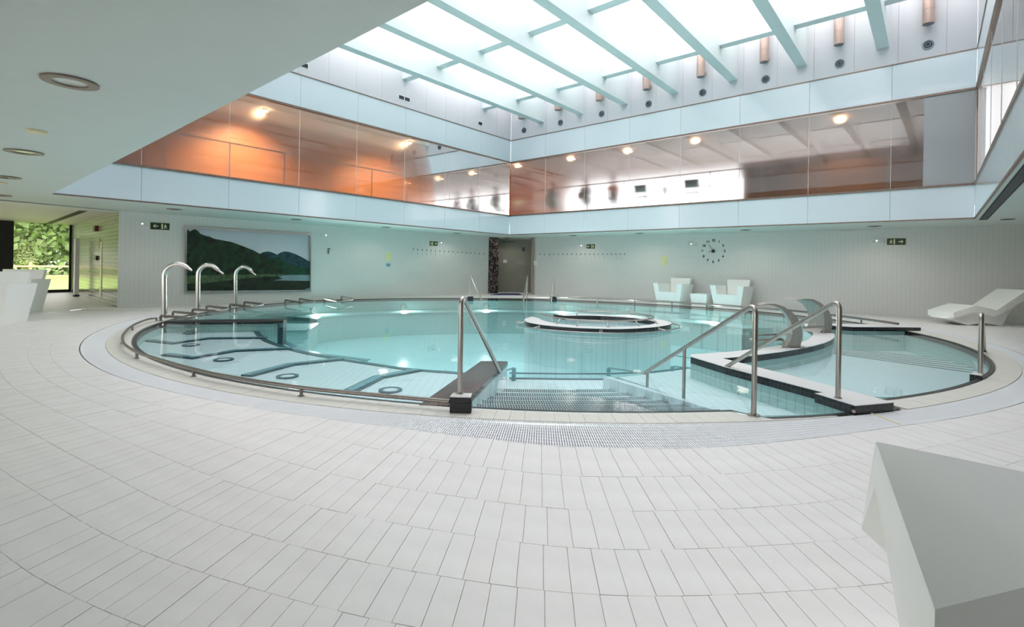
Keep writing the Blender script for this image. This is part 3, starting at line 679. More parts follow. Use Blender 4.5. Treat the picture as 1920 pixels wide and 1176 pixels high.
# low rail ring, left and front
zr = .075
pts_px = [(290, 597), (281, 598), (265, 603), (248, 611), (238, 619), (231, 628), (229.5, 635), (232, 644), (240, 651), (250, 657), (265, 664), (288, 671), (315, 679), (352, 689.5), (400, 701), (445, 709), (490, 716.5), (565, 727), (620, 733), (685, 739), (785, 748), (843, 753)]
path = spline([at(x, y, zr) for x, y in pts_px], 4)
lr = thing('low_rail', 'long low curved handrail around the left and front pool edge', 'rail', at(560, 740))
st0 = at(293, 602, 0)
mb = MB(); mb.tube([Vector((st0.x, st0.y, 0)), Vector((st0.x, st0.y, zr - .02))] + path, .0185, 10); mb.build('rail_tube', M['darksteel'], lr, True)
for x, y in [(251, 611), (229.5, 636), (257, 661), (358, 691.5), (560, 726.5)]:
    p = at(x, y, zr); c = min(path, key=lambda q: (q - p).length); mb = MB(); mb.tube([Vector((c.x, c.y, 0)), c], .016, 8); mb.disc(Vector((c.x, c.y, 0)), Z, .028, 12, 0, 0, .006); mb.build('post', M['darksteel'], lr, True)
# far right low rail
zr = .16
path = spline([at(x, y, zr) for x, y in [(1041, 556), (1120, 559.2), (1190, 562.3), (1260, 566.2), (1325, 570.5), (1398, 575.5), (1470, 581), (1530, 587.5), (1615, 597.8), (1684, 607.3)]], 4)
lr2 = thing('low_rail', 'long low handrail along the far right curve of the pool', 'rail', at(1325, 574))
mb = MB(); mb.tube(path, .026, 8); mb.build('rail_tube', M['darksteel'], lr2, True)
for x, y in [(1122, 559.3), (1189, 562.3), (1260, 566.2), (1327, 570.6), (1398, 575.5), (1470, 581), (1615, 597.8)]:
    p = at(x, y, zr); c = min(path, key=lambda q: (q - p).length); mb = MB(); mb.tube([Vector((c.x, c.y, -.02)), c], .018, 6); mb.build('post', M['darksteel'], lr2, True)

# U-shaped grab loops over the left and far edge
def loop(l1, l2, tip, label, r=.026, z=.10, z0=0.0, group='grab loops over the pool edge', mat_='darksteel', zz1=None):
    a = at(*l1, z0); b = at(*l2, z0); e = at(*tip, z)
    a1 = Vector((a.x, a.y, z)); b1_ = Vector((b.x, b.y, z)); w_ = (b - a) * .5; w_.z = 0
    e0 = e - w_ * .9; e9 = e + w_ * .9
    t = thing('grab_loop', label, 'rail', a, group); mb = MB(); mb.tube(arc3([a, a1, e0, e9, b1_, b], .16, 5), r, 8); mb.build('loop_tube', M[mat_], t, True)
    for q in (a, b): mb = MB(); mb.disc(q, Z, r * 1.7, 12, 0, 0, .008); mb.build('foot_plate', M[mat_], t)
for l1, l2, tip, lb in [((301, 601.5), (324, 593.5), (366, 592.5), 'looped grab rail over the pool edge at the first water cannon'), ((361, 588.5), (387, 582), (420, 581), 'looped grab rail over the pool edge at the second water cannon'),
                        ((431, 578.5), (458, 573.5), (484, 573), 'looped grab rail over the pool edge at the third water cannon'), ((535, 569.5), (562, 566.5), (580, 567), 'looped grab rail at the far edge below the right end of the picture'),
                        ((609, 566), (640, 561.5), (650, 563), 'looped grab rail at the far edge right of the landscape picture')]:
    loop(l1, l2, tip, lb)
loop((1469, 652.5), (1490, 641), (1415, 633), 'steel grab loop beside the nearer cascade blade', .018, .2, PT, 'grab loops on the forked wall', 'steel')
loop((1544.5, 625), (1541, 614), (1500, 610.5), 'steel grab loop beside the farther cascade blade', .020, .2, PT, 'grab loops on the forked wall', 'steel')

# submerged frames at the foot of the stairs
def frame(px, label):
    t = thing('underwater_rail', label, 'rail', at(px[0][0], px[0][1], ZF))
    a = at(px[0][0], px[0][1], ZF); a1 = up(a, px[1][0], px[1][1]); mb = MB(); mb.tube([a, a1], .03, 8); mb.build('post', M['teal'], t, True)
    mb = MB(); mb.tube([a1] + [at(x, y, a1.z) for x, y in px[2:]], .012, 6); mb.build('bar', M['teal'], t, True)
frame([(963, 714), (964, 690), (950, 694.5), (938, 698)], 'submerged grey rail at the end of the dark ramp wall')
frame([(1141, 712), (1142, 690), (1170, 694), (1206, 700)], 'submerged grey rail at the end of the stair curb')
frame([(1261, 704), (1262, 687), (1290, 690), (1345, 695)], 'submerged grey rail below the tip of the forked wall')

# swan neck water cannons
for (bx, by), pp_, noz, r, lb in [((308, 596.5), [(308, 521), (309.5, 511), (315, 502.5), (324, 497.3), (335, 495.5), (345, 498), (353, 502.5)], [(353, 502.5), (360, 507.5)], .052, 'tall steel swan-neck water cannon nearest the low rail, first of three'),
                       ((371, 583.5), [(371.5, 519), (373, 509), (379, 501), (388, 497.2), (397, 498), (404, 502), (410, 507.5)], [(409, 506.5), (419, 513.8)], .052, 'swan-neck water cannon with thin nozzle, middle of three'),
                       ((441.5, 574), [(441.5, 517), (443.5, 508.5), (449, 503), (456, 500.5), (463, 502), (469, 506), (473, 511)], [(472, 510), (479.5, 516)], .047, 'swan-neck water cannon with thin nozzle, farthest of three')]:
    b_ = at(bx, by, 0); e_ = (C0 - b_); e_.z = 0; e_.normalize(); e_ = Vector((1, .0, 0)) if abs(e_.x) < .8 else Vector((1, .12, 0)).normalized()
    path = [b_] + spline([onp(x, y, b_, e_) for x, y in pp_], 4)
    t = thing('water_cannon', lb, 'water cannon', b_, 'swan-neck water cannons')
    mb = MB(); mb.tube(path, [r] * (len(path) - 5) + [r * .95, r * .9, r * .85, r * .75, r * .6], 14); mb.build('neck', M['steel2'], t, True)
    q = [onp(x, y, b_, e_) for x, y in noz]; mb = MB(); mb.tube(q, [r * .5, r * .42] if bx > 310 else [r * .62, r * .35], 10); mb.build('nozzle', M['steel2'], t, True)
    mb = MB(); mb.disc(b_, Z, r * 1.5, 20, 0, 0, .012); mb.build('base_plate', M['steel2'], t)

# curved cascade blades
def cascade(base, prof, label, depth, skew):
    b_ = at(*base, PT); e_ = Vector((1, 0, 0)); P = [onp(x, y, b_, e_) for x, y in prof]
    t = thing('cascade_blade', label, 'water spout', b_, 'cascade blades on the forked wall')
    off = Vector((skew, depth, 0)); mb = MB(); mb.pprism(P, off); mb.build('blade', M['blade'], t)
    mb = MB(); c = onp(base[0] - 6, base[1] - 2, b_, e_) ; mb.cbox(Vector((b_.x - .03, b_.y + depth / 2, PT)), .24, depth + .06, .012); mb.build('base_plate', M['steel'], t)
cascade((1500, 652.5), [(1473.7, 651), (1482, 640), (1486, 627.5), (1485.5, 615), (1482.5, 603), (1475, 590), (1465, 579.5), (1450, 573), (1437.5, 571.3), (1425, 572.5), (1437, 569.5), (1454, 570), (1470, 575), (1484, 584), (1494, 594), (1501, 606), (1504.5, 619), (1504.5, 634), (1500, 653)],
        'tall curved steel cascade blade with side plate, nearer of two', .30, .10)
cascade((1557, 624.5), [(1536, 624), (1542.5, 617.5), (1545.6, 608.7), (1546, 596), (1542, 582), (1534.5, 572.5), (1522.5, 565), (1509, 562.3), (1495.6, 562.5), (1510, 560), (1525, 561), (1537.5, 567), (1548.7, 575.6), (1556, 586), (1560.6, 598.7), (1560.6, 610), (1557.5, 625)],
        'curved steel cascade blade farther back behind the tall handrail', .22, -.16)

# ------------------------------------------------------------------ ceiling and void faces
ceil = struct(holed('ceiling', room, [V0, V1, V2, V3], ZC, M['plaster'], True))
alc = MB(); pA = A0 + Vector((0, 0, 0))
q = [A0, W0, W1, W1 + (A0 - W0)]; alc.prism([(p.x, p.y) for p in q], ZC - .03, ZC - .01)
struct(alc.build('ceiling_alcove', M['alcove']))
mb = MB(); d = (W0 - A0) * .92; o_ = A0 + eWA * .55; mb.box(o_ + d * .05 + Z * (ZC - .034), d, eWA * .16, Z * .004)
tag(mb.build('ceiling_slot', M['dark']), 'thin dark slot in the alcove ceiling beside the glossy tiled wall', 'vent')

def face(name, side, z0, z1, m, step=1.705, first=0.0, gap=.006, th=.03, nm='panel', mats=None, L=LA):
    """void face split in panels; side gives origin, direction and inward normal"""
    o, e, n = side; back = struct((lambda m_: (m_.box(o - n * .07 + Z * (z0 + .004), e * L, n * .035, Z * (z1 - z0 - .008)), m_)[1])(MB()).build(name, M['dark'] if m is not None else M['dark']))
    x = 0.0; k = 0
    while x < L - .01:
        x2 = min(L, (k + 1) * step)
        mb = MB(); mb.box(o + e * (x + gap / 2) - n * th + Z * (z0 + gap / 2), e * (x2 - x - gap), n * th, Z * (z1 - z0 - gap)); mb.build(nm, M[m], back)
        x = x2; k += 1
    return back
sA = (st(0, 0, 0), eA, eB); sB = (st(0, 0, 0), eB, eA); sC = (st(LB, 0, 0), eA, -eB); sD = (st(0, LA, 0), eB, -eA)
for nm, sd, L in (('left', sA, LA), ('right', sB, LB), ('east', sC, LA), ('near', sD, LB)):
    face('wall_%s_lower_band' % nm, sd, ZC, Z2, 'fascia', L=L)
    face('wall_%s_upper_band' % nm, sd, Z3, Z4, 'fascia', L=L)
    face('wall_%s_top' % nm, sd, Z4, ZR, 'white_panel', .86, gap=.004, L=L)
    o, e, n = sd
    for k, (za, hh, pr_) in list(enumerate(((ZC - .02, .035, .02), (Z2 - .02, .05, .02), (Z3 - .03, .05, .02), (Z4 - .012, .025, .012))))[1 if nm == 'near' else 0:]:
        if k == 0: za, hh, pr_ = ZC - .004, .03, .008
        mb = MB(); mb.box(o + Z * za - n * (.08 if k else .02), e * L, n * ((.08 if k else .02) + pr_), Z * hh); t_ = struct(mb.build('trim_%s_%d' % (nm, k), M['trim']))
    # glazing of the gallery, pane by pane
    g = MB(); g.box(o + Z * (Z2 + .025) - n * .06, e * L, n * .03, Z * .012); gl = struct(g.build('window_%s_gallery' % nm, M['trim']))
    k = 0; x = 0
    while x < L - .01:
        x2 = min(L, (k + 1) * 1.705)
        mb = MB(); mb.quad(o + e * (x + .008) - n * .02 + Z * (Z2 + .03), o + e * (x2 - .008) - n * .02 + Z * (Z2 + .03), o + e * (x2 - .008) - n * .02 + Z * (Z3 - .03), o + e * (x + .008) - n * .02 + Z * (Z3 - .03))
        mb.build('pane', M['frost' if nm == 'right' else 'glass'], gl)
        mb = MB(); mb.box(o + e * (x2 - .004) - n * .028 + Z * (Z2 + .03), e * .007, n * .012, Z * (Z3 - Z2 - .06)); mb.build('pane_joint', M['paper'], gl)
        x = x2; k += 1

# gallery shells behind the glass
def shell(name, o, e, n, L, dep, wallm, ceilm='gal_white', floorm='gal_white', e0=0.0, e1=0.0):
    s0 = o - e * e0; LL = L + e0 + e1
    mb = MB(); mb.box(s0 - n * dep + Z * (Z3 + .0), e * LL, n * (dep - .08), Z * .06); struct(mb.build('ceiling_%s_gallery' % name, M[ceilm if name != 'right' else 'cafe_ceiling']))
    mb = MB(); mb.box(s0 - n * dep + Z * (Z2 - .1), e * LL, n * (dep - .08), Z * .06); struct(mb.build('floor_%s_gallery' % name, M[floorm]))
    if wallm:
        bk = MB(); bk.box(s0 - n * (dep + .1) + Z * (Z2 - .1), e * LL, n * .06, Z * (Z3 - Z2 + .16)); bk_o = struct(bk.build('wall_%s_gallery' % name, M['dark']))
        zc_ = Z2 - .05; kk = 0
        while zc_ < Z3 - .02:
            mb = MB(); z1_ = min(Z3, zc_ + .30); mb.box(s0 - n * (dep + .04) + Z * (zc_ + .003), e * LL, n * (.02 + (.004 if kk % 2 else 0)), Z * (z1_ - zc_ - .006)); mb.build('plank', M[wallm], bk_o)
            zc_ = z1_; kk += 1
shell('left', *sA, LA, 2.1, 'orange', e0=2.2, e1=.1)
shell('east', *sC, LA, 2.4, 'gal_white', e0=0, e1=0)
shell('near', *sD, LB, 2.4, 'gal_white', e0=0, e1=0)
DB = 5.2
shell('right', *sB, LB, DB, None, e0=0, e1=.1)
# café back wall with a long bright window
o, e, n = sB; bwm = MB(); x0, x1 = .3, 12.0
bwm.box(o - n * DB + Z * (Z2 - .1), e * x0, -n * .1, Z * 2.2); bwm.box(o + e * x1 - n * DB + Z * (Z2 - .1), e * (LB - x1 + .1), -n * .1, Z * 2.2)
bwm.box(o + e * x0 - n * DB + Z * (Z2 + 1.55), e * (x1 - x0), -n * .1, Z * .6)
struct(bwm.build('wall_right_gallery', M['cafe_wall']))
wf = MB()
for k in range(5): wf.box(o + e * (x0 + (x1 - x0) * k / 4 - .03) - n * (DB + .05) + Z * Z2, e * .06, n * .05, Z * 1.55)
wfo = struct(wf.build('window_cafe', M['paper']))
for k in range(4):
    mb = MB(); a = o + e * (x0 + (x1 - x0) * k / 4) - n * (DB + .04) + Z * (Z2 - .05); mb.quad(a, a + e * (x1 - x0) / 4, a + e * (x1 - x0) / 4 + Z * 1.6, a + Z * 1.6); mb.build('pane', M['pane'], wfo)
mb = MB(); mb.box(sA[0] - eB * 2.2 - eA * 2.26 + Z * (Z2 - .1), eB * 2.15, eA * .06, Z * 2.25); struct(mb.build('wall_gallery_end', M['orange']))
mb = MB(); mb.box(sA[0] - eB * 2.2 + eA * (LA + .1) + Z * (Z2 - .1), eB * 2.15, eA * .06, Z * 2.25); struct(mb.build('wall_gallery_close', M['orange']))
mb = MB(); mb.box(o - n * DB - e * .06 + Z * (Z2 - .1), n * (DB - 2.2), e * .06, Z * 2.2); struct(mb.build('wall_cafe_side', M['orange']))
mb = MB(); mb.box(o + e * (LB + .1) - n * DB + Z * (Z2 - .1), n * (DB - .1), e * .06, Z * 2.2); struct(mb.build('wall_cafe_end', M['gal_white']))
mb = MB(); mb.box(o + e * 8.15 - n * 1.9 + Z * (Z2 - .05), e * 4.2, -n * .5, Z * 1.25); tag(mb.build('cafe_counter', M['counter']), 'long orange wood counter behind the right gallery glass', 'counter')
mb = MB(); mb.box(o + e * 12.53 - n * .016 + Z * (Z2 + .03), e * (LB - 12.54), n * .008, Z * (Z3 - Z2 - .06)); tag(mb.build('partition_panel', M['satin']), 'pale satin glass panel at the right end of the gallery glazing', 'panel')

# spotlights in the galleries
def spot(px, py, lb, power, tgt, zc_=Z3 - .01):
    p = at(px, py, zc_ - .06); t = thing('gallery_spotlight', lb, 'lamp', (p.x, p.y, zc_))
    mb = MB(); mb.tube([Vector((p.x, p.y, zc_)), Vector((p.x, p.y, zc_ - .04))], .07, 16); mb.build('housing', M['gal_white'], t, True)
    mb = MB(); mb.disc(Vector((p.x, p.y, zc_ - .05)), -Z, .075, 16, 0, 0, .01); mb.build('bulb', M['lamp'], t)
    l = D.lights.new('spotlight_glow', 'SPOT'); l.energy = power; l.color = (1, .66, .38); l.spot_size = math.radians(115); l.spot_blend = .8; l.shadow_soft_size = .05
    lo = D.objects.new('spotlight_glow', l); COL.objects.link(lo); lo.location = (p.x, p.y, zc_ - .08)
    lo.rotation_euler = (Vector(tgt)).to_track_quat('-Z', 'Y').to_euler(); lo['kind'] = 'light'
for k, (x, y) in enumerate([(497, 209), (768, 269), (922, 308)]):
    spot(x, y, ['bright halogen spotlight nearest on the left gallery ceiling', 'bright halogen spotlight in the middle of the left gallery', 'bright halogen spotlight near the corner of the left gallery'][k], 340, -eB * .6 - Z)
for k, (x, y) in enumerate([(975, 312), (1075, 299), (1182, 285), (1308, 266), (1578, 227)]):
    spot(x, y, ['small warm spotlight at the corner end of the right gallery', 'second warm spotlight from the corner in the right gallery', 'third warm spotlight from the corner in the right gallery', 'fourth warm spotlight from the corner in the right gallery', 'warm spotlight farthest right in the right gallery'][k], 60, -Z - eA * .3)

# gallery handrails
def gal_rail(o, e, n, L, xs, lb, off=.45):
    t = thing('gallery_handrail', lb, 'rail', o - n * off + Z * Z2); zt = 4.08
    mb = MB(); mb.tube([o - n * off + e * .1 + Z * zt, o - n * off + e * (L - .1) + Z * zt], .018, 8); mb.build('handrail', M['darksteel'], t, True)
    for x in xs:
        mb = MB(); mb.box(o - n * (off - .0) + e * x + Z * (Z2 - .04), e * .03, n * .012, Z * (zt - Z2 + .04)); mb.build('baluster', M['darksteel'], t)
gal_rail(*sA, LA, [k * 1.35 + .6 for k in range(10)], 'grey handrail behind the glass of the left gallery')
gal_rail(*sB, LB, [k * 1.42 + .5 for k in range(9)], 'dark handrail behind the glass of the right gallery')

# café furniture and guests
def cafe_chair(p, ang, lb, back='seat_green', seat='seat_dark'):
    c, s = math.cos(ang), math.sin(ang); X = Vector((c, s, 0)); Y = Vector((-s, c, 0)); zf = Z2 - .04
    t = thing('cafe_chair', lb, 'chair', (p.x, p.y, zf), 'café chairs in the right gallery'); b = Vector((p.x, p.y, zf))
    mb = MB(); mb.box(b - X * .22 - Y * .22 + Z * .44, X * .44, Y * .44, Z * .035); mb.build('seat', M[seat], t)
    mb = MB(); mb.box(b - X * .22 - Y * .24 + Z * .56, X * .44, Y * .03, Z * .26); mb.build('backrest', M[back], t)
    for sx in (-1, 1): mb = MB(); mb.tube([b + X * .2 * sx - Y * .2 + Z * .44, b + X * .2 * sx - Y * .225 + Z * .8], .010, 6); mb.build('back_post', M['steel'], t)
    for sx in (-1, 1):
        for sy in (-1, 1): mb = MB(); mb.tube([b + X * .18 * sx + Y * .18 * sy + Z * .44, b + X * .23 * sx + Y * .23 * sy], .010, 6); mb.build('leg', M['steel'], t)
def cafe_table(p, lb):
    zf = Z2 - .04; b = Vector((p.x, p.y, zf)); t = thing('cafe_table', lb, 'table', b, 'café tables in the right gallery')
    mb = MB(); mb.disc(b + Z * .72, Z, .38, 28, 0, 0, .025); mb.disc(b + Z * .72, -Z, .38, 28, 0); mb.build('tabletop', M['tabletop'], t)
    mb = MB(); mb.tube([b, b + Z * .72], .03, 8); mb.build('column', M['steel'], t); mb = MB(); mb.disc(b, Z, .22, 20, 0, 0, .015); mb.build('base', M['steel'], t)
def gp(px, py, off): return onp(px, py, st(0, -off, 0), eB)
ang0 = math.atan2(eB.y, eB.x)
for px, off, lb, a, bk in [(1303, .75, 'pale green café chair seen sharply behind the glass, back to the pool', .1, 0), (1209, .85, 'pale green café chair second from the right, back to the pool', .1, 0),
                      (1046, 1.2, 'white backed café chair under the guest in blue', 0, 0), (990, 1.5, 'pale café chair nearest the wooden corner', -.1, 0), (1106, 1.3, 'brown café chair under the guest in dark clothes', .2, 1),
                      (1352, 1.3, 'brown café chair turned sideways beside the rightmost table', 1.6, 1), (1246, 1.6, 'dark café chair blurred behind the second table', 1.2, 1), (1160, 1.5, 'brown café chair under the guest in reddish clothes', .4, 1)]:
    cafe_chair(gp(px, 350, off), ang0 + PI + a + PI, lb, 'seat_brown' if bk else 'seat_green', 'seat_brown' if bk else 'seat_dark')
for px, off, lb in [(1328, 1.5, 'dark round café table rightmost behind the glass'), (1222, 1.75, 'dark round café table second from the right'), (1136, 2.1, 'dark round café table between the seated guests'), (1034, 2.0, 'dark round café table nearest the wooden corner')]:
    cafe_table(gp(px, 350, off), lb)

def person(p, ang, lb, shirt, hair, zf, seat=.46):
    """seated guest, one skinned body with fingers, head, hair and clothes in the same palette"""
    c, s = math.cos(ang), math.sin(ang)
    def L(x, y, z): return Vector((x * c - y * s, x * s + y * c, z))
    V = []; E = []; R = []
    def chain(pts, start=None):
        prev = start
        for (x, y, z, r) in pts:
            V.append(L(x, y, z)); R.append(r)
            if prev is not None: E.append((prev, len(V) - 1))
            prev = len(V) - 1
        return prev
    hip = chain([(0, 0, seat + .08, .14)])
    chest = chain([(0, -.02, seat + .24, .13), (0, -.01, seat + .40, .145)], hip)
    neck = chain([(0, .01, seat + .55, .06)], chest)
    head = chain([(0, .02, seat + .64, .075), (0, .035, seat + .74, .095), (0, .02, seat + .82, .07)], neck)
    for sx in (-1, 1):
        sh = chain([(sx * .17, 0, seat + .48, .06)], chest)
        wr = chain([(sx * .23, .06, seat + .24, .045), (sx * .17, .28, seat + .27, .028), (sx * .15, .35, seat + .28, .026)], sh)
        for f in range(4):
            fx = sx * .15 + (f - 1.5) * .022; chain([(fx, .39, seat + .285, .010), (fx, .425, seat + .28, .009), (fx, .445, seat + .268, .008)], wr)
        chain([(sx * .15 - sx * .045, .37, seat + .285, .011), (sx * .15 - sx * .06, .40, seat + .28, .009)], wr)
        chain([(sx * .10, .12, seat + .07, .095), (sx * .12, .42, seat + .06, .065), (sx * .12, .44, .25, .05), (sx * .12, .43, .08, .035), (sx * .12, .54, .04, .04), (sx * .12, .60, .03, .028)], hip)
    me = D.meshes.new('person'); me.from_pydata(V, E, []); o = D.objects.new('person', me); COL.objects.link(o); o.location = (p.x, p.y, zf)
    sk = o.modifiers.new('skin', 'SKIN'); sk.use_smooth_shade = True
    for i, sv in enumerate(me.skin_vertices[0].data): sv.radius = (R[i], R[i] * .9); sv.use_root = (i == 0)
    sb = o.modifiers.new('subsurf', 'SUBSURF'); sb.levels = 1; sb.render_levels = 1
    me.materials.append(M['skin']); tag(o, lb, 'person', 'guests seated in the café')
    hm = mat('cloth', shirt, .8, noise=(12, .08)); m2 = mat('hair', hair, .6, noise=(30, .2))
    def shell_(nm, chains, m_):
        me = D.meshes.new(nm); vs = [L(x, y, z) for x, y, z, r in chains[0]]; rr = [q[3] for q in chains[0]]; ed = [(i, i + 1) for i in range(len(vs) - 1)]
        for st_, ch in chains[1:]:
            pr_ = st_
            for (x, y, z, r) in ch: vs.append(L(x, y, z)); rr.append(r); ed.append((pr_, len(vs) - 1)); pr_ = len(vs) - 1
        me.from_pydata(vs, ed, []); q = D.objects.new(nm, me); COL.objects.link(q); q.parent = o
        k = q.modifiers.new('skin', 'SKIN'); k.use_smooth_shade = True
        for i, sv in enumerate(me.skin_vertices[0].data): sv.radius = (rr[i], rr[i] * .9); sv.use_root = (i == 0)
        b = q.modifiers.new('subsurf', 'SUBSURF'); b.levels = 1; b.render_levels = 1; me.materials.append(m_)
    shell_('shirt', [[(0, 0, seat + .08, .155), (0, -.02, seat + .24, .15), (0, -.01, seat + .40, .165), (0, .0, seat + .50, .09)], (2, [(-.18, 0, seat + .48, .075), (-.235, .06, seat + .25, .058)]), (2, [(.18, 0, seat + .48, .075), (.235, .06, seat + .25, .058)])], hm)
    mt = mat('trousers', (.03, .035, .05), .8, noise=(12, .1))
    shell_('trousers', [[(0, 0, seat + .06, .15)]] + [(0, [(sx * .10, .12, seat + .07, .105), (sx * .12, .42, seat + .06, .075), (sx * .12, .44, .25, .06), (sx * .12, .43, .10, .05)]) for sx in (-1, 1)], mt)
    mb = MB(); n = 10
    hc = L(0, -.0, seat + .78)
    for i in range(n):
        for j in range(5):
            pass
    vs = []; fs = []
    for j in range(6):
        ph = PI / 2 - j * .36
        for i in range(12):
            a = 2 * PI * i / 12; rr = .108; q = Vector((rr * math.cos(ph) * math.cos(a), rr * 1.05 * math.cos(ph) * math.sin(a), rr * math.sin(ph)))
            if j == 5 and math.sin(a) > .3: q.z += .05
            vs.append(hc + L(q.x, q.y, 0) + Z * q.z)
    for j in range(5):
        for i in range(12): fs.append((j * 12 + i, (j + 1) * 12 + i, (j + 1) * 12 + (i + 1) % 12, j * 12 + (i + 1) % 12))
    mb.add(vs, fs); hh = mb.build('hair', m2, o, True, loc=(0, 0, 0))
    fm = MB()
    for sx in (-1, 1):
        fm.disc(L(sx * .032, .118, seat + .735), L(0, 1, 0), .012, 10, 0, 0, .008)
    fm.build('eyes', M['blackp'], o, loc=(0, 0, 0)); fm = MB(); nb = L(0, .125, seat + .70); fm.add([nb + L(-.014, -.01, 0), nb + L(.014, -.01, 0), nb + L(0, .022, -.002), nb + L(0, -.01, .045)], [(0, 1, 2), (1, 3, 2), (3, 0, 2)]); fm.build('nose', M['skin'], o, loc=(0, 0, 0))
    fm = MB(); fm.box(L(-.022, .115, seat + .675), L(.044, 0, 0), L(0, .01, 0), Z * .008); fm.build('mouth', M['copper'], o, loc=(0, 0, 0))
for px, off, lb, sh_, hr, a in [(1046, 1.2, 'guest in a blue top seated behind a white chair back at the gallery glass', (.10, .16, .28), (.05, .04, .03), 0), (1108, 1.3, 'guest in dark green clothes with reddish hair leaning forward in the café', (.01, .03, .025), (.18, .05, .03), .2),
                         (1160, 1.5, 'guest in a reddish top seated right of the dark clothed guest', (.35, .12, .10), (.2, .06, .04), .4)]:
    person(gp(px, 350, off), ang0 + a, lb, sh_, hr, Z2 - .04)

# ------------------------------------------------------------------ skylight
sk = struct((lambda m_: (m_.quad(st(-.1, -.1, ZR), st(LB + .1, -.1, ZR), st(LB + .1, LA + .1, ZR), st(-.1, LA + .1, ZR)), m_)[1])(MB()).build('window_skylight', M['roofglass']))
for k in range(8):
    s0 = 1.355 + 1.711 * k - .0
    if s0 > LB - .2: break
    mb = MB(); mb.box(st(s0, 0, ZB), eB * .25, eA * LA, Z * 1.15)
    b_ = tag(mb.build('roof_beam', M['beam']), ['main roof beam %s' % q for q in ['nearest the left gallery, first in the row', 'second from the left gallery', 'third from the left gallery', 'fourth from the left gallery', 'fifth from the left gallery', 'sixth from the left gallery, ending above the right gallery', 'seventh from the left gallery, nearest the right corner', 'last']][k], 'beam', 'pale roof beams under the skylight')
    b_['label'] = 'pale grey ' + b_['label']
rn = ['closest to the far wall', 'second from the far wall', 'third from the far wall', 'nearest the viewer']
bn = ['against the left wall', 'right of the first main beam', 'right of the second main beam', 'right of the third main beam', 'right of the fourth main beam', 'right of the fifth main beam', 'right of the sixth main beam', 'right of the seventh main beam']
for j, t0 in enumerate((1.40, 5.02, 8.55, 12.1)):
    for k in range(8):
        s0 = 0 if k == 0 else 1.605 + 1.711 * (k - 1); s1 = 1.355 + 1.711 * k if k < 7 else LB
        if s0 > LB - .3: continue
        mb = MB(); mb.box(st(s0, t0, 6.95), eB * (min(s1, LB) - s0), eA * .25, Z * .75)
        tag(mb.build('cross_beam', M['beam']), 'short roof cross beam %s, in the row %s' % (bn[k], rn[j]), 'beam', 'short cross beams under the skylight')
# ducts and nozzles on the right-hand upper wall
ordn = ['first', 'second', 'third', 'fourth', 'fifth', 'sixth', 'seventh', 'eighth']
for k in range(8):
    s0 = .66 + 1.703 * k
    if s0 > LB: break
    b_ = st(s0, .0, 0); c = st(s0, .20, 0)
    t = thing('copper_duct', 'copper coloured vertical duct on the skylight wall, %s from the far corner' % ordn[k], 'duct', c + Z * 6.78, 'copper ducts under the skylight')
    mb = MB(); mb.tube([c + Z * 6.80, c + Z * 8.25], .11, 20); mb.build('pipe', M['copper'], t, True)
    mb = MB(); mb.tube([c + Z * 7.12, c + Z * 7.14], .114, 20); mb.build('seam_band', M['copper'], t, True)
    mb = MB(); mb.tube([c + Z * 6.93, st(s0, -.03, 6.93)], .09, 16); mb.build('wall_elbow', M['copper'], t, True)
    mb = MB(); mb.disc(c + Z * 6.80, -Z, .10, 20, 0, 0, .004); mb.build('end_cap', M['nozzle'], t)
    t = thing('air_nozzle', 'round grey air nozzle in the white wall, %s from the far corner' % ordn[k], 'vent', b_ + Z * 6.40, 'round air nozzles under the skylight')
    mb = MB(); mb.disc(b_ + Z * 6.40, eA, .105, 24, 0, .075, .02); mb.build('rim', M['nozzle'], t); mb = MB(); mb.tube([b_ + Z * 6.40 + eA * .002, b_ + Z * 6.40 + eA * .045], [.075, .05], 20); mb.build('cone', M['nozzle'], t, True)
    mb = MB(); mb.disc(b_ + Z * 6.40 + eA * .046, eA, .034, 16, 0, 0, .002); mb.build('opening', M['dark'], t)
for k, (t0, n) in enumerate([(8.56, 2), (5.19, 2), (1.76, 1)]):
    c = st(0, t0, 6.30); t = thing('wall_grille', ['double black slot grille nearest on the upper left wall', 'double black slot grille in the middle of the upper left wall', 'single black slot grille closest to the far corner'][k], 'vent', c)
    mb = MB(); W = .22 * n + .03; mb.box(c - eA * W / 2, eA * W, eB * .008, Z * .15); mb.build('frame', M['paper'], t)
    for j in range(n): mb = MB(); mb.box(c - eA * (W / 2 - .02 - j * .225) + Z * .02 + eB * .004, eA * .195, eB * .007, Z * .11); mb.build('slot', M['dark'], t)

# ------------------------------------------------------------------ walls of the pool hall
def wallbox(name, a, b, n, m, z0=0, z1=ZC, th=.15):
    mb = MB(); a = Vector((a.x, a.y, 0)); b = Vector((b.x, b.y, 0)); mb.box(a + Z * z0, b - a, -n * th, Z * (z1 - z0)); return struct(mb.build(name, m))
wallbox('wall_left', A0, A2, nA, M['wall_A'])
wallbox('wall_right', B0, B3, nB, M['wall_B'])
nC = (BK - B3).cross(Z).normalized(); nC = nC if nC.dot(C0 - B3) > 0 else -nC
wallbox('wall_east', B3, BK, nC, M['wall_D']); 
nD = (LK - BK).cross(Z).normalized(); nD = nD if nD.dot(C0 - BK) > 0 else -nD
wallbox('wall_near', BK, LK, nD, M['wall_D'], 0, .12); wallbox('wall_near_solid', BK, BK + (LK - BK) * .46, nD, M['wall_D'], .12, 2.3); mb = MB(); mb.box(BK + Z * 2.3, LK - BK, -nD * .15, Z * .1); struct(mb.build('wall_near_head', M['wall_D']))
wg = MB(); dN = (LK - BK)  # unseen glazing added behind the camera to brighten near deck and ceiling
for k in range(6, 13): wg.box(BK + dN * (k / 12) - dN.normalized() * .03 + Z * .12, dN.normalized() * .06, -nD * .08, Z * 2.18)
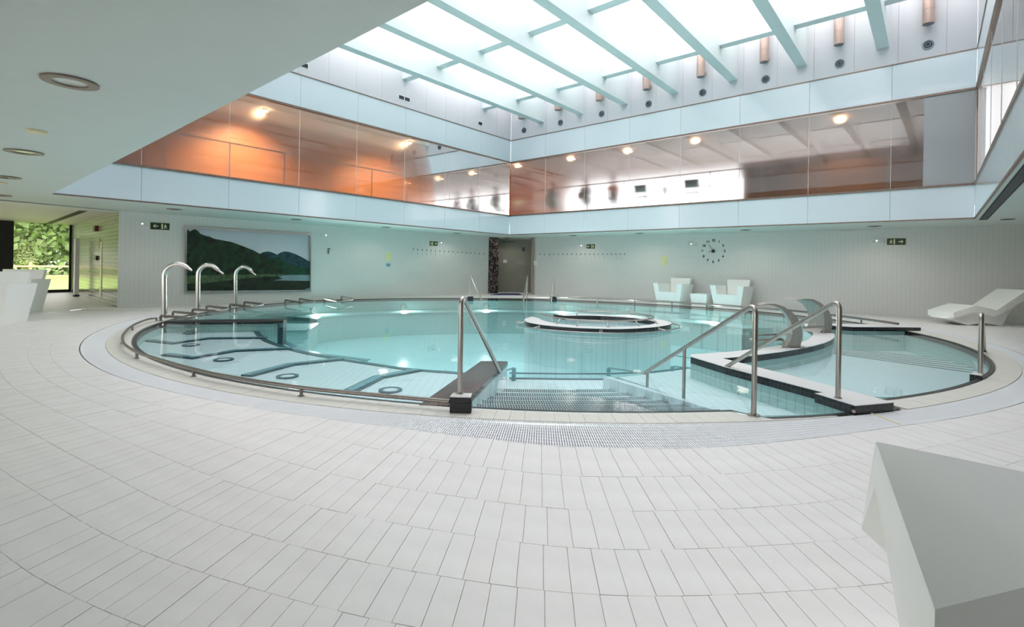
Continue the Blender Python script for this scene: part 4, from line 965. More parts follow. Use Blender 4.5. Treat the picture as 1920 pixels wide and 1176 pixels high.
wgo = struct(wg.build('window_near_added', M['black']))
for k in range(6, 12):
    mb = MB(); a = BK + dN * (k / 12) - nD * .04 + Z * .12; b = BK + dN * ((k + 1) / 12) - nD * .04 + Z * .12; mb.quad(a, b, b + Z * 2.18, a + Z * 2.18); mb.build('pane', M['pane'], wgo)
nL = (W1 - LK).cross(Z).normalized(); nL = nL if nL.dot(C0 - LK) > 0 else -nL
wallbox('wall_west', LK, W1, nL, M['wall_D'], 0, .12); mb = MB(); mb.box(LK + Z * 2.3, W1 - LK, -nL * .15, Z * .1); struct(mb.build('wall_west_head', M['wall_D']))
wg = MB(); dN = (W1 - LK)  # out-of-view glazing added on the west side to lighten the left
for k in range(9): wg.box(LK + dN * (k / 8) - dN.normalized() * .03 + Z * .12, dN.normalized() * .06, -nL * .08, Z * 2.18)
wgo = struct(wg.build('window_west_added', M['black']))
for k in range(8):
    mb = MB(); a = LK + dN * (k / 8) - nL * .04 + Z * .12; b = LK + dN * ((k + 1) / 8) - nL * .04 + Z * .12; mb.quad(a, b, b + Z * 2.18, a + Z * 2.18); mb.build('pane', M['pane'], wgo)
nR = (W0 - A0).cross(Z).normalized(); nR = nR if nR.dot(W1 - A0) > 0 else -nR
wallbox('wall_return', A0 + nA * 0, W0, nR, M['wall_gloss'])
# recess by the corner
wallbox('wall_recess_back', R1, R1b, (C0 - R1).normalized(), mat('recess_olive', (.27, .26, .21), .5, noise=(3, .05)))
n1 = (R1b - B0).cross(Z).normalized(); n1 = n1 if n1.dot(AC - B0) > 0 else -n1
wallbox('wall_recess_side', B0, R1b, n1, mat('recess_brown', (.16, .11, .075), .6, noise=(4, .1)))
wallbox('wall_recess_left', AC, R1, -n1, M['wall_D'])
mb = MB(); mb.box(B0 - n1 * .0 - eWB * .06 + Z * 0, eWB * .06, nB * .02, Z * ZC); tag(mb.build('door_frame', M['cafe_wall']), 'brown door jamb at the right side of the corner doorway', 'door frame')
# mosaic pillar: coarse squares, each its own piece
pl_ = thing('mosaic_pillar', 'pillar clad in dark and pink mosaic beside the corner doorway', 'pillar', A2)
mb = MB(); mb.box(A2 + nA * .02 - Z * 0, AC - A2, -nA * .25, Z * ZC); mb.build('core', M['black'], pl_)
pm = [mat('mosaic_' + n_, c_, .3, noise=(20, .1)) for n_, c_ in (('rose', (.30, .22, .21)), ('dark', (.012, .01, .012)), ('plum', (.05, .03, .035)))]
e_ = (AC - A2); wl = e_.length; e_.normalize(); nx = 12; nz = 52; pmb = [MB(), MB(), MB()]
for j in range(nz):
    for i in range(nx):
        pmb[random.choice((0, 0, 0, 1, 1, 1, 2, 2))].box(A2 + e_ * (wl * i / nx + .003) + nA * .02 + Z * (ZC * j / nz + .003), e_ * (wl / nx - .006), nA * .006, Z * (ZC / nz - .006))
for k in range(3): pmb[k].build('mosaic_chips', pm[k], pl_, kind='stuff')
mb = MB(); mb.box(A2 + e_ * wl * .42 + nA * .027 + Z * 1.02, e_ * .14, nA * .03, Z * .22); tag(mb.build('control_box', M['blackp']), 'small black control box on the mosaic pillar', 'box')
# door closer bar and notices in the recess
def onA(x, y): return onp(x, y, A0, eWA)
def onB(x, y): return onp(x, y, B0, eWB)
eR = (R1b - R1).normalized(); nRc = (C0 - R1).normalized(); nRc = Vector((-eR.y, eR.x, 0)); nRc = nRc if nRc.dot(C0 - R1) > 0 else -nRc
def plate(name, lb, cat, c, e, n, w_, h_, m, th=.012, group=None):
    mb = MB(); mb.box(c - e * w_ / 2 - Z * h_ / 2 + n * .001, e * w_, n * th, Z * h_); return tag(mb.build(name, m), lb, cat, group)
q = onp(953, 452, R1, eR); plate('door_closer', 'thin dark bar under the lintel of the corner doorway', 'door closer', Vector((q.x, q.y, ZC - .12)), eR, nRc, .5, .03, M['black'], .05)
q = onp(981.5, 467.5, R1, eR); plate('wall_notice', 'small dark notice on the back wall of the doorway', 'notice', q, eR, nRc, .11, .17, M['black'])
q = onp(947, 490, R1, eR); plate('wall_notice', 'white door notice next to the mosaic pillar', 'notice', q, eR, nRc, .17, .14, M['paper'])
q = onp(976, 492, R1, eR)
plate('wall_notice', 'faint grey panel of printed rules in the doorway', 'notice', q, eR, nRc, .36, .22, mat('rules', (.33, .32, .28), .6, noise=(60, .3)))
q = onB(1004, 493); plate('wall_notice', 'white paper notice just right of the doorway', 'notice', q, eWB, nB, .19, .19, M['paper'])
mb = MB(); q = at(948, 553.3, 0); mb.prism([(p.x, p.y) for p in (at(918, 553.4), at(980, 553.6), at(972, 550.8), at(938, 550.6))], 0.0, .012); tag(mb.build('floor_mat', M['rubber']), 'dark blue mat in front of the doorway', 'mat')

# landscape picture on the left wall
def PQ(x, y, k=0.0): return onA(x, y) + nA * (.045 + k)
fr = thing('landscape_picture', 'large framed photograph of a wooded lake shore on the left wall', 'picture', onA(460, 549))
c4 = [PQ(346, 424), PQ(581.5, 438.5), PQ(581.5, 546.3), PQ(346, 549)]; ci = [PQ(349.5, 428.5), PQ(579.5, 441.5), PQ(579.5, 543.5), PQ(349.5, 545.5)]
for i in range(4):
    j = (i + 1) % 4; mb = MB(); q = [c4[i], c4[j], ci[j], ci[i]]; mb.pprism([p - nA * .03 for p in q], nA * .045); mb.build('frame_bar', M['steel2'], fr)
pic = MB(); pmats = [mat('print_sky', (.50, .53, .57), .25, noise=(1.2, .06)), mat('print_far_hill', (.012, .045, .055), .25, noise=(9, .5)), mat('print_near_hill', (.008, .026, .010), .25, noise=(7, .7)), mat('print_shore', (.06, .10, .045), .25, noise=(14, .5)),
                     mat('print_lake', (.012, .022, .010), .25, noise=(2, .2)), mat('print_glare', (.17, .25, .27), .25, noise=(3, .1)), mat('print_mid_hill', (.008, .04, .022), .25, noise=(8, .5))]
def flat(pts, mi, k): 
    P = [PQ(x, y, -.035 + k * .0012) for x, y in pts]; pic.pprism(P, nA * .001, mi)
flat([(349, 428), (580, 441), (580, 544), (349, 546)], 0, 0)
flat([(480, 520), (487, 476), (492, 473.5), (500, 471.5), (508, 472.5), (516, 476), (519.5, 477.5), (526, 473.5), (533, 471.5), (542, 472.5), (555, 477), (568, 483.5), (580, 490.5), (580, 520)], 1, 1)
flat([(500, 520), (512, 484), (522, 482), (540, 495), (560, 500), (580, 504), (580, 522)], 6, 2)
flat([(349, 530), (349, 429.5), (356, 434), (360, 432), (365, 430), (371, 433), (375, 438), (384, 442), (392, 443.5), (402, 448), (418, 451), (432, 453.5), (448, 459), (462, 464.5), (474, 469), (485, 475), (495, 478), (505, 484), (515, 490), (524, 499), (530, 508), (533, 517), (532, 520)], 2, 3)
flat([(349, 534), (349, 517), (400, 516), (460, 515), (500, 514), (534, 515), (534, 520)], 3, 4)
flat([(349, 546), (349, 532), (380, 531), (420, 527), (460, 522), (500, 519), (534, 518), (580, 522), (580, 544)], 4, 5)
flat([(522, 519.5), (534, 516), (560, 515.5), (580, 516), (580, 527), (550, 526.5), (512, 526), (530, 522.5)], 5, 6)
flat([(568, 544), (580, 539), (580, 544)], 5, 6)
pic.build('print', pmats, fr)
# emergency lamps and exit signs
def lampbox(c, e, n, lb, w_=.30, h_=.115):
    t = thing('emergency_light', lb, 'lamp', c, 'emergency lights on the walls'); mb = MB(); mb.box(c - e * w_ / 2 - Z * h_ / 2 + n * .001, e * w_, n * .05, Z * h_); mb.build('housing', M['paper'], t)
    mb = MB(); mb.box(c - e * w_ * .45 - Z * h_ * .4 + n * .05, e * w_ * .9, n * .004, Z * h_ * .8); mb.build('diffuser', M['gal_white'], t)
    mb = MB(); mb.disc(c + n * .056 + Z * .025, n, .016, 14, 0, 0, .004); mb.build('led', M['led'], t)
for (x, y), s_, lb in [((266, 421.5), 'A', 'emergency light left of the exit sign near the alcove'), ((610, 442.7), 'A', 'emergency light right of the landscape picture'), ((826, 456.5), 'A', 'emergency light next to the exit sign above the left coat hooks'),
                       ((1091, 462), 'B', 'emergency light next to the exit sign above the right coat hooks'), ((1297, 459), 'B', 'emergency light left of the clock'), ((1644, 453.5), 'B', 'emergency light next to the exit sign above the lounger')]:
    lampbox(onA(x, y) if s_ == 'A' else onB(x, y), eWA if s_ == 'A' else eWB, nA if s_ == 'A' else nB, lb)
def exit_sign(c, e, n, lb, arrow, w_=.40, h_=.19):
    """e points to the picture's right"""
    t = thing('exit_sign', lb, 'sign', c, 'green exit signs'); sc = h_ / .19
    mb = MB(); mb.box(c - e * w_ / 2 - Z * h_ / 2 + n * .001, e * w_, n * .016, Z * h_); mb.build('border', M['cream'], t)
    mb = MB(); mb.box(c - e * (w_ / 2 - .010) - Z * (h_ / 2 - .010) + n * .017, e * (w_ - .02), n * .003, Z * (h_ - .02)); mb.build('panel', M['sign'], t)
    def P(pts, nm, dx):
        mb = MB(); mb.pprism([c + e * (dx + x * sc) + Z * y * sc + n * .0205 for x, y in pts], n * .002); mb.build(nm, M['cream'], t)
    s_ = arrow; ax = s_ * .10
    P([(s_ * .055, 0), (s_ * .01, .045), (s_ * -.01, .045), (s_ * .02, .012), (s_ * -.055, .012), (s_ * -.055, -.012), (s_ * .02, -.012), (s_ * -.01, -.045), (s_ * .01, -.045)][::1], 'arrow', ax)
    dx = -s_ * .09
    P([(-s_ * -.045 - .017, -.065), (s_ * .045 + .017, -.065), (s_ * .045 + .017, .065), (s_ * .045 - .017, .065)], 'door', dx)
    P([(-.0 + s_ * -.02 - .010, .035), (s_ * -.02 + .010, .035), (s_ * -.02 + .010, .055), (s_ * -.02 - .010, .055)], 'figure_head', dx)
    P([(s_ * -.055, -.005), (s_ * -.045, .025), (s_ * -.02, .03), (s_ * .0, .022), (s_ * .018, .0), (s_ * .012, -.006), (s_ * -.004, .006), (s_ * -.012, -.015), (s_ * .008, -.055), (s_ * -.006, -.06), (s_ * -.025, -.025), (s_ * -.05, -.05), (s_ * -.062, -.042), (s_ * -.035, -.012), (s_ * -.035, .008), (s_ * -.046, -.01)], 'figure_body', dx)
exit_sign(onA(300, 424.5), -eWA, nA, 'green exit sign with left arrow between the alcove and the picture', -1, .43, .2)
exit_sign(onA(812.5, 456.8), -eWA, nA, 'green exit sign with right arrow above the left row of coat hooks', 1, .38)
exit_sign(onB(1108, 462.3), eWB, nB, 'green exit sign with left arrow above the right row of coat hooks', -1, .38)
exit_sign(onB(1680.5, 453.3), eWB, nB, 'green exit sign with right arrow on the right wall above the lounger', 1, .43, .2)
# coat hooks
def hook(c, e, n, lb, grp):
    t = thing('coat_hook', lb, 'hook', c, grp); mb = MB(); mb.disc(c + Z * .06 + n * .001, n, .022, 10, 0, 0, .02); mb.build('knob', M['nozzle'], t)
    mb = MB(); mb.tube([c + Z * .0 + n * .012, c - Z * .02 + n * .03 + e * .01, c - Z * .07 + n * .035 + e * .02, c - Z * .12 + n * .02 + e * .03], .014, 6); mb.build('prong', M['grate'], t, True)
ORD = 'first second third fourth fifth sixth seventh eighth ninth tenth eleventh twelfth thirteenth fourteenth fifteenth sixteenth seventeenth eighteenth nineteenth twentieth'.split()
for k in range(17): hook(onA(775 + (907 - 775) * k / 16, 470.5 + 8.5 * k / 16), -eWA, nA, 'white coat hook on the left wall, %s of the row counted from the pillar' % ORD[16 - k], 'coat hooks on the left wall')
for k in range(20): hook(onB(1012 + (1171 - 1012) * (k / 19) ** .97, 479.5), eWB, nB, 'white coat hook on the right wall, %s of the row counted from the doorway' % ORD[k], 'coat hooks on the right wall')
# small wall items
q = onA(616, 468); t = thing('wall_phone', 'small white wall intercom right of the picture', 'intercom', q); mb = MB(); mb.box(q - eWA * .05 - Z * .02 + nA * .001, eWA * .1, nA * .03, Z * .06); mb.build('body', M['paper'], t)
mb = MB(); mb.box(q - eWA * .04 + Z * .0 + nA * .03, eWA * .08, nA * .01, Z * .035); mb.build('screen', M['blackp'], t); mb = MB(); mb.tube([q + nA * .02 - Z * .02, q + nA * .03 - Z * .14 + eWA * .02], .018, 8); mb.build('handset', M['nozzle'], t, True)
def notice(c, e, n, w_, h_, lb):
    t = thing('wall_notice', lb, 'notice', c); mb = MB(); mb.box(c - e * w_ / 2 - Z * h_ / 2 + n * .001, e * w_, n * .006, Z * h_); mb.build('sheet', M['yellow'], t)
    mb = MB()
    for i in range(2):
        for j in range(3): mb.box(c - e * (w_ * .42 - i * w_ * .45) - Z * (h_ * .42 - j * h_ * .3) + n * .008, e * w_ * .36, n * .001, Z * h_ * .2)
    mb.build('pictograms', M['cream'], t)
notice(onA(728, 481), eWA, nA, .22, .30, 'yellow green rules notice on the left wall'); q = onA(728, 497); plate('wall_notice', 'small blue green notice under the yellow one on the left wall', 'notice', q, eWA, nA, .16, .11, M['teal'])
notice(onB(1245, 489), eWB, nB, .22, .32, 'yellow green rules notice on the right wall left of the clock')
# clock with separate numerals
cc = onB(1337.5, 471); ck = thing('wall_clock', 'large black wall clock with separate numerals on the right wall', 'clock', cc)
mb = MB(); mb.disc(cc + nB * .002, nB, .055, 28, 0, 0, .03); mb.build('hub', M['blackp'], ck)
def hand(a, ln, wd): 
    a = math.radians(a); d = eWB * math.sin(a) + Z * math.cos(a); s_ = nB.cross(d); mb = MB(); mb.box(cc + nB * .034 - s_ * wd / 2, d * ln, s_ * wd, nB * .004); return mb
hand(-34, .26, .012).build('minute_hand', M['blackp'], ck); hand(262, .15, .014).build('hour_hand', M['blackp'], ck)
rotB = Matrix((eWB, Z, nB)).transposed()
if rotB.determinant() < 0: rotB = Matrix((-eWB, Z, nB)).transposed()
for h_ in range(1, 13):
    cu = D.curves.new('numeral', 'FONT'); cu.body = str(h_); cu.size = .115; cu.align_x = 'CENTER'; cu.align_y = 'CENTER'; cu.extrude = .004; cu.offset = .0035
    to = D.objects.new('numeral_source', cu); COL.objects.link(to); bpy.context.view_layer.update()
    me = D.meshes.new_from_object(to.evaluated_get(bpy.context.evaluated_depsgraph_get())); D.objects.remove(to)
    o = D.objects.new('numeral', me); COL.objects.link(o); me.materials.clear(); me.materials.append(M['blackp']); o.parent = ck
    a = math.radians(30 * h_); o.matrix_local = Matrix.Translation(eWB * .36 * math.sin(a) + Z * .36 * math.cos(a) + nB * .006) @ rotB.to_4x4()

# ceiling fittings
def downlight(px, py, r, lb, m='ring', gr='recessed downlights'):
    p = at(px, py, ZC); t = thing('downlight', lb, 'lamp', p, gr); mb = MB(); mb.disc(p - Z * .001, -Z, r, 32, 0, r * .62, .012); mb.build('ring', M[m], t)
    mb = MB(); mb.disc(p - Z * .001, -Z, r * .62, 28, 0, 0, .003); mb.build('lens', M['lens'], t)
    l = D.lights.new('downlight_fill', 'SPOT'); l.energy = 28 if px > 200 else 9; l.color = (1, .91, .78); l.spot_size = math.radians(165); l.spot_blend = .6; l.shadow_soft_size = r  # fill light added below the fitting, whose own lens looks unlit
    lo = D.objects.new('downlight_fill', l); COL.objects.link(lo); lo.location = p - Z * .02; lo['kind'] = 'light'
for x, y, r, lb in [(132, 152.5, .155, 'large round recessed downlight nearest the camera, upper left'), (45, 284.5, .17, 'second round downlight from the camera on the left ceiling'), (12, 332, .17, 'third round downlight on the left ceiling, cut by the frame'), (0, 366, .17, 'farthest round downlight at the left frame edge'),
                    (327, 392, .16, 'round downlight in the soffit above the first exit sign'), (556, 411.3, .15, 'round downlight in the soffit above the picture corner'), (724, 425.8, .15, 'round downlight in the soffit above the yellow notice'), (857, 437, .15, 'round downlight in the soffit above the left coat hooks'), (951, 446.3, .15, 'round downlight at the soffit corner by the doorway'),
                    (1074, 441.3, .15, 'round downlight in the soffit above the right coat hooks'), (1199, 437.2, .15, 'round downlight in the soffit left of the clock'), (1398, 431, .15, 'round downlight in the soffit right of the clock'), (1640, 424, .15, 'round downlight in the soffit above the right exit sign'), (1889, 411, .12, 'round downlight in the ceiling above the lounger')]:
    downlight(x, y, r, lb)
for x, y, lb in [(69, 245, 'small pale sprinkler disc between the left ceiling downlights'), (2, 342, 'small pale sprinkler disc at the left frame edge'), (1300, 433.5, 'small pale sprinkler disc in the soffit above the clock')]:
    p = at(x, y, ZC); mb = MB(); mb.disc(p - Z * .001, -Z, .075, 24, 0, 0, .02); tag(mb.build('sprinkler_disc', M['cream']), lb, 'sprinkler')
a = at(1843.5, 412, ZC); b = at(1920, 325, ZC); b = a + (b - a) * 1.6; d = (b - a).normalized(); nn = Vector((-d.y, d.x, 0))
sv = thing('slot_diffuser', 'long black slotted air diffuser in the right ceiling', 'vent', a); mb = MB(); mb.box(a - nn * .07 - Z * .006, b - a, nn * .14, Z * .006); mb.build('frame', M['dark'], sv)
L_ = (b - a).length; k = 0
while k * .1 < L_ - .1: mb = MB(); mb.box(a + d * (k * .1 + .01) - nn * .05 - Z * .009, d * .02, nn * .10, Z * .004); mb.build('slat', M['nozzle'], sv); k += 1

# ------------------------------------------------------------------ alcove window and outdoors
wn = struct((lambda m_: (m_.box(W0 + Z * 0 - eW * .0, eW * .06, nA * .06, Z * ZC), m_)[1])(MB()).build('window_1', M['black']))
zt = up(W0, 131, 418).z
for nm, o_, a, b in [('sill_bar', W0 + Z * .0, eW * 9, Z * .10), ('head_bar', W0 + Z * (zt - .06), eW * 9, Z * (ZC - zt + .06) * .35)]:
    mb = MB(); mb.box(o_, a, nA * .08, b); mb.build(nm, M['black'], wn)
p = at(8, 552, 0); p = W0 + eW * ((at(20, 551.5, 0) - W0).dot(eW)); 
mb = MB(); mb.box(W0 + eW * ((onp(8, 500, W0, eW) - W0).dot(eW)) - eW * .22, eW * .45, nA * .1, Z * zt); mb.build('mullion', M['black'], wn)
mb = MB(); mb.quad(W0 + nA * .03, W0 + eW * 9 + nA * .03, W0 + eW * 9 + nA * .03 + Z * zt, W0 + nA * .03 + Z * zt); mb.build('pane', M['pane'], wn)
mb = MB(); mb.box(W0 + Z * (zt + .02), eW * 9, nA * .05, Z * (ZC - zt)); struct(mb.build('wall_window_head', M['alcove']))
p = at(142.5, 556, 0); t = thing('steel_post', 'tall pale grey metal post in front of the glossy wall', 'post', p); zt2 = up(p, 142, 448).z; mb = MB(); mb.cbox(p + Z * .04, .11, .09, zt2 - .04, math.atan2(eW.y, eW.x)); mb.build('column', mat('post_grey', (.70, .70, .72), .4, noise=(10, .05)), t)
mb = MB(); mb.cbox(p, .13, .11, .05, math.atan2(eW.y, eW.x)); mb.build('foot', M['black'], t)
eRr = (W0 - A0).normalized()
def onR(x, y): return onp(x, y, A0, eRr)
plate('alarm_bell', 'dark red fire alarm high on the glossy tiled wall', 'alarm', onR(183, 429), eRr, nR, .28, .16, mat('alarm_red', (.10, .012, .012), .4, noise=(10, .1)), .08)
plate('call_point', 'small dark red call point on the glossy tiled wall', 'alarm', onR(183, 484), eRr, nR, .22, .13, mat('alarm_red2', (.06, .01, .01), .4, noise=(10, .1)), .05)
plate('wall_notice', 'small orange notice on the glossy tiled wall', 'notice', onR(187, 457), eRr, nR, .22, .28, mat('orange_notice', (.42, .20, .09), .5, noise=(40, .3)), .006)
q = onR(189.5, 506); plate('shower_panel', 'tall narrow cream panel on the glossy tiled wall', 'panel', q, eRr, nR, .26, 1.55, mat('panel_cream', (.60, .60, .42), .25, noise=(4, .05)), .012)

ow = Vector((-.0, 0, 0)); out_n = -nA
g = MB(); c_ = W0 + eW * 3
g.quad(c_ - eW * 60 + out_n * .1 - Z * .12, c_ + eW * 90 + out_n * .1 - Z * .12, c_ + eW * 90 + out_n * 90 - Z * .12, c_ - eW * 60 + out_n * 90 - Z * .12)
struct(g.build('ground', M['grass']))
# paved strip outside
# timber fence
def gpt(x, y): return at(x, y, -.12)
f0 = gpt(60, 522); eF = eW; fen = thing('timber_fence', 'pale two rail timber fence across the meadow outside', 'fence', f0)
zt_ = up(f0, 60, 497).z
for z_, h2_ in ((zt_ - .02, .12), (zt_ - .62, .10)):
    mb = MB(); mb.box(f0 - eF * 14 + Z * z_ - out_n * .04, eF * 30, out_n * .05, Z * h2_); mb.build('rail_board', M['fencewood'], fen)
for k in range(-4, 6):
    q = f0 + eF * (k * 3.4); mb = MB(); mb.box(Vector((q.x, q.y, -.13)), eF * .16, out_n * .10, Z * (zt_ + .34)); mb.build('fence_post', M['fencewood'], fen)
# shrubs and trees
def bush(c, rx, rz, n, m, lb, cat='bush', trunk=.0, nm='bush'):
    n = int(n * 3.6)
    t = thing(nm, lb, cat, c); mb = MB(); m0 = MB()
    blobs = [(Vector((random.uniform(-.7, .7) * rx, random.uniform(-.5, .5) * rx, rz * random.uniform(.5, 1.45) + trunk)), random.uniform(.3, .55) * rx) for _ in range(14)]
    for _ in range(n):
        b_, r_ = random.choice(blobs); d = Vector((random.gauss(0, 1), random.gauss(0, 1), random.gauss(0, 1))).normalized(); p = c + b_ + d * r_ * random.uniform(.65, 1.05)
        if p.z < -.1: continue
        s_ = random.uniform(.08, .19) if m == 'leaf2' else random.uniform(.05, .12); a = Vector((random.gauss(0, 1), random.gauss(0, 1), random.gauss(0, .6))).normalized(); b2_ = a.cross(d).normalized()
        mb.add([p - a * s_, p + b2_ * s_ * .45, p + a * s_, p - b2_ * s_ * .45], [(0, 1, 2, 3)])
    mb.build('foliage', M[m], t, kind='stuff')
    for k in range(3):
        a = random.uniform(0, 2 * PI); m0.tube([c + Vector((math.cos(a) * .1, math.sin(a) * .1, -.12)), c + Vector((math.cos(a) * rx * .3, math.sin(a) * rx * .3, rz * .9 + trunk))], [.09, .04], 6)
    m0.build('stems', M['bark'], t)
fd = (f0 - W0).dot(out_n)
for k, (u, dist, rx, rz, n, m, lb, nm, tr_) in enumerate([(-3.6, 9, 1.6, 1.7, 3600, 'leaf', 'pale green shrub outside the window, rightmost', 'bush', 0), (.4, 8.6, 1.6, 1.8, 4200, 'leaf', 'pale green shrub in the middle of the window view', 'bush', 0), (4.4, 9, 1.6, 1.9, 3600, 'leaf', 'pale green shrub at the left of the window view', 'bush', 0), (8.4, 9.3, 1.6, 1.9, 2400, 'leaf', 'pale green shrub beyond the left window post', 'bush', 0), (-7.6, 9.5, 1.6, 1.8, 2400, 'leaf', 'pale green shrub beyond the right edge of the window', 'bush', 0),
                           (-4, 14.5, 2.5, 3.2, 3600, 'leaf2', 'dark tree behind the shrubs, right', 'tree', .6), (2.2, 14.8, 2.5, 3.3, 3600, 'leaf2', 'dark tree behind the shrubs, left', 'tree', .6), (8.5, 14.5, 2.5, 3.4, 2600, 'leaf2', 'dark tree beyond the left window post', 'tree', .6), (-10.3, 14.5, 2.5, 3.4, 2600, 'leaf2', 'dark tree beyond the right edge of the window', 'tree', .6),
                           (-1, 22, 3, 5, 2600, 'leaf2', 'tall dark tree farthest behind the shrubs, right', 'tree', 1), (6.6, 22, 3, 5, 2600, 'leaf2', 'tall dark tree farthest behind the shrubs, left', 'tree', 1)]):
    q = f0 + eW * u + out_n * dist; bush(Vector((q.x, q.y, -.12)), rx, rz, n, m, lb, 'tree' if nm == 'tree' else 'bush', tr_, nm)

mb = MB()
for _ in range(42000):
    u = random.uniform(-45, 60); h_ = random.random() ** .8 * (9 + 2 * math.sin(u * .35) + 1.2 * math.sin(u * .9)); p = W0 + eW * u + out_n * (29 + random.uniform(-1.6, 1.6)) + Z * (h_ - .1)
    s_ = random.uniform(.16, .36); a = Vector((random.gauss(0, 1), random.gauss(0, 1), random.gauss(0, 1))).normalized(); b2_ = a.orthogonal().normalized()
    mb.add([p - a * s_, p + b2_ * s_ * .6, p + a * s_, p - b2_ * s_ * .6], [(0, 1, 2, 3)])
wd_ = mb.build('woodland', M['leaf2'], kind='stuff'); tag(wd_, 'dense dark green woodland closing the view beyond the meadow', 'woodland')

# ------------------------------------------------------------------ white furniture
def armchair(p, ang, lb, sc=1.0):
    c, s = math.cos(ang), math.sin(ang); X = Vector((c, s, 0)); Y = Vector((-s, c, 0)); p = Vector((p.x, p.y, 0))   # Y = facing
    t = thing('lounge_armchair', lb, 'armchair', p, 'white faceted armchairs')
    def q(x, y, z): return p + X * x * sc + Y * y * sc + Z * z * sc
    def hexa(mb, lo, hi):
        v = [q(*a) for a in lo + hi]; mb.add(v, [(3, 2, 1, 0), (4, 5, 6, 7), (0, 1, 5, 4), (1, 2, 6, 5), (2, 3, 7, 6), (3, 0, 4, 7)])
    mb = MB(); hexa(mb, [(-.28, -.30, 0), (.28, -.30, 0), (.28, .36, 0), (-.28, .36, 0)], [(-.34, -.34, .40), (.34, -.34, .40), (.34, .42, .42), (-.34, .42, .42)]); mb.build('seat', M['white_resin'], t)
    for sx in (-1, 1):
        lo = [(sx * .28, -.34, 0), (sx * .40, -.34, 0), (sx * .40, .36, 0), (sx * .28, .36, 0)]; hi = [(sx * .36, -.40, .68), (sx * .52, -.40, .68), (sx * .52, .44, .70), (sx * .34, .44, .70)]
        if sx < 0: lo = [lo[1], lo[0], lo[3], lo[2]]; hi = [hi[1], hi[0], hi[3], hi[2]]
        mb = MB(); hexa(mb, lo, hi); mb.build('armrest', M['white_resin'], t)
    mb = MB(); hexa(mb, [(-.28, -.42, 0), (.28, -.42, 0), (.28, -.30, 0), (-.28, -.30, 0)], [(-.36, -.60, .88), (.36, -.60, .88), (.36, -.48, .88), (-.36, -.48, .88)]); mb.build('backrest', M['white_resin'], t)
aF = math.atan2(eA.y, eA.x) - PI / 2
aF2 = aF - math.radians(6)
c1 = onB(1277, 545); c1.z = 0; armchair(c1 + nB * .72, aF2, 'white faceted armchair left of the low cube table', 1.0)
c2 = onB(1384, 548); c2.z = 0; armchair(c2 + nB * .72, aF2, 'white faceted armchair right of the low cube table', 1.0)
c3 = onB(1330, 550); c3.z = 0; c3 = c3 + nB * .75; mb = MB(); ca = Vector((math.cos(aF2), math.sin(aF2), 0)); cb = Vector((-ca.y, ca.x, 0)); o_ = c3
v = [o_ + ca * x + cb * y + Z * z for x, y, z in [(-.24, -.24, 0), (.24, -.24, 0), (.24, .24, 0), (-.24, .24, 0), (-.28, -.28, .40), (.28, -.28, .40), (.28, .28, .40), (-.28, .28, .40)]]
mb.add(v, [(3, 2, 1, 0), (4, 5, 6, 7), (0, 1, 5, 4), (1, 2, 6, 5), (2, 3, 7, 6), (3, 0, 4, 7)]); tag(mb.build('cube_table', M['white_resin'], loc=o_), 'low white cube table between the two armchairs', 'table')
p = at(11, 610); armchair(p + Vector((-.47, .10, 0)), aF + PI * .5 - .55, 'white faceted armchair cut by the left frame edge, nearer', 1.05)
p = at(30, 589); armchair(p + Vector((-.50, .35, 0)), aF + PI * .5 - .55, 'white faceted armchair behind the nearer one at the left edge', 1.05)

# lounger on the right
yn = at(1822, 611).y; Pn = Vector((0, yn, 0)); eX = Vector((1, 0, 0))
def lp(x, y): return onp(x, y, Pn, eX)
lg = thing('faceted_lounger', 'white faceted chaise lounger by the right wall', 'lounger', at(1822, 611), 'white faceted loungers')
top = [(1788, 586), (1830, 573), (1869, 582), (1926, 544)]; bot = [(1933, 557), (1866, 594.5), (1829, 585), (1788, 597)]
def seg(nm, i):
    tp = [lp(*top[i]), lp(*top[i + 1]), lp(*bot[2 - i]), lp(*bot[3 - i])]; mb = MB(); mb.pprism(tp, Vector((0.0, .72, 0))); mb.build(nm, M['white_resin'], lg)
seg('leg_rest', 0); seg('seat', 1); seg('backrest', 2)
mb = MB(); bp = [lp(*q) for q in [(1781, 598), (1820, 611), (1850, 606.5), (1885, 612.5), (1897, 590), (1924, 561), (1867, 593.5), (1829, 584)]]
for q in bp: q.z = max(q.z, 0)
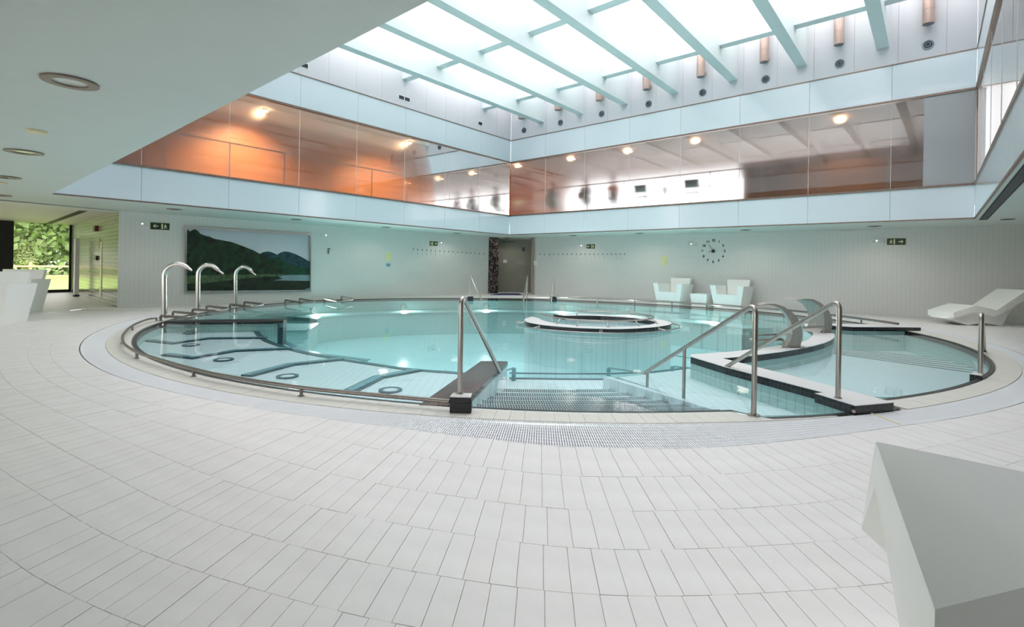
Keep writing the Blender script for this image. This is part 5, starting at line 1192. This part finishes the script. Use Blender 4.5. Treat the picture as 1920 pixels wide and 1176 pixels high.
mb.pprism([q + Vector((0, .08, 0)) for q in bp], Vector((0, .50, 0))); mb.build('folded_base', M['white_resin'], lg)

# lounger in the foreground, head end toward the camera
zh = .82
A_ = at(1642, 828, zh); B_ = at(1753, 1143, zh); R1_ = at(1920, 885, .50)
R1x = A_ + (R1_ - A_) * 1.2; R2x = B_ + (R1_ - A_) * 1.2
fl = thing('faceted_lounger', 'large white faceted lounger end in the near right foreground', 'lounger', Vector((A_.x + .2, A_.y - .2, 0)), 'white faceted loungers')
dn = Z * .10
mb = MB(); v = [A_, B_, R2x, R1x]; lo = [at(1641, 846, zh - .10) * 1.0, B_ - Z * .10, R2x - Z * .12, R1x - Z * .12]; lo[0] = A_ - Z * .10
mb.add(v + lo, [(0, 1, 2, 3), (7, 6, 5, 4), (0, 4, 5, 1), (1, 5, 6, 2), (2, 6, 7, 3), (3, 7, 4, 0)]); mb.build('backrest', M['white_resin'], fl)
# end leg, leaning in under the head
fa = at(1640, 1000, .42); fb2 = Vector((B_.x - .01, B_.y + .02, .30)); g0 = at(1694, 1260, 0)
a1 = A_ - Z * .10; b1_ = B_ - Z * .10; off = (R1x - A_).normalized() * .5
low_a = at(1700, 1240, .02); low_b = low_a + (B_ - A_) * .8; low_a.z = low_b.z = 0
v = [a1, b1_, low_b, low_a]; mb = MB(); mb.add(v + [p + off for p in v], [(0, 3, 2, 1), (4, 5, 6, 7), (0, 1, 5, 4), (1, 2, 6, 5), (2, 3, 7, 6), (3, 0, 4, 7)]); mb.build('folded_base', M['white_resin'], fl)
# far flank flare seen behind the head
q1 = at(1615, 992, .55); q2 = at(1646, 997, .50); dd = (R1x - A_).normalized()
mb = MB(); mb.add([A_ - Z * .001, q1, q2, a1 + (low_a - a1) * .30, a1] + [p + dd * .03 for p in (A_ - Z * .001, q1, q2, a1 + (low_a - a1) * .30, a1)], [(0, 1, 2, 3, 4), (9, 8, 7, 6, 5), (0, 5, 6, 1), (1, 6, 7, 2), (2, 7, 8, 3), (3, 8, 9, 4)]); mb.build('side_flare', M['white_resin'], fl)
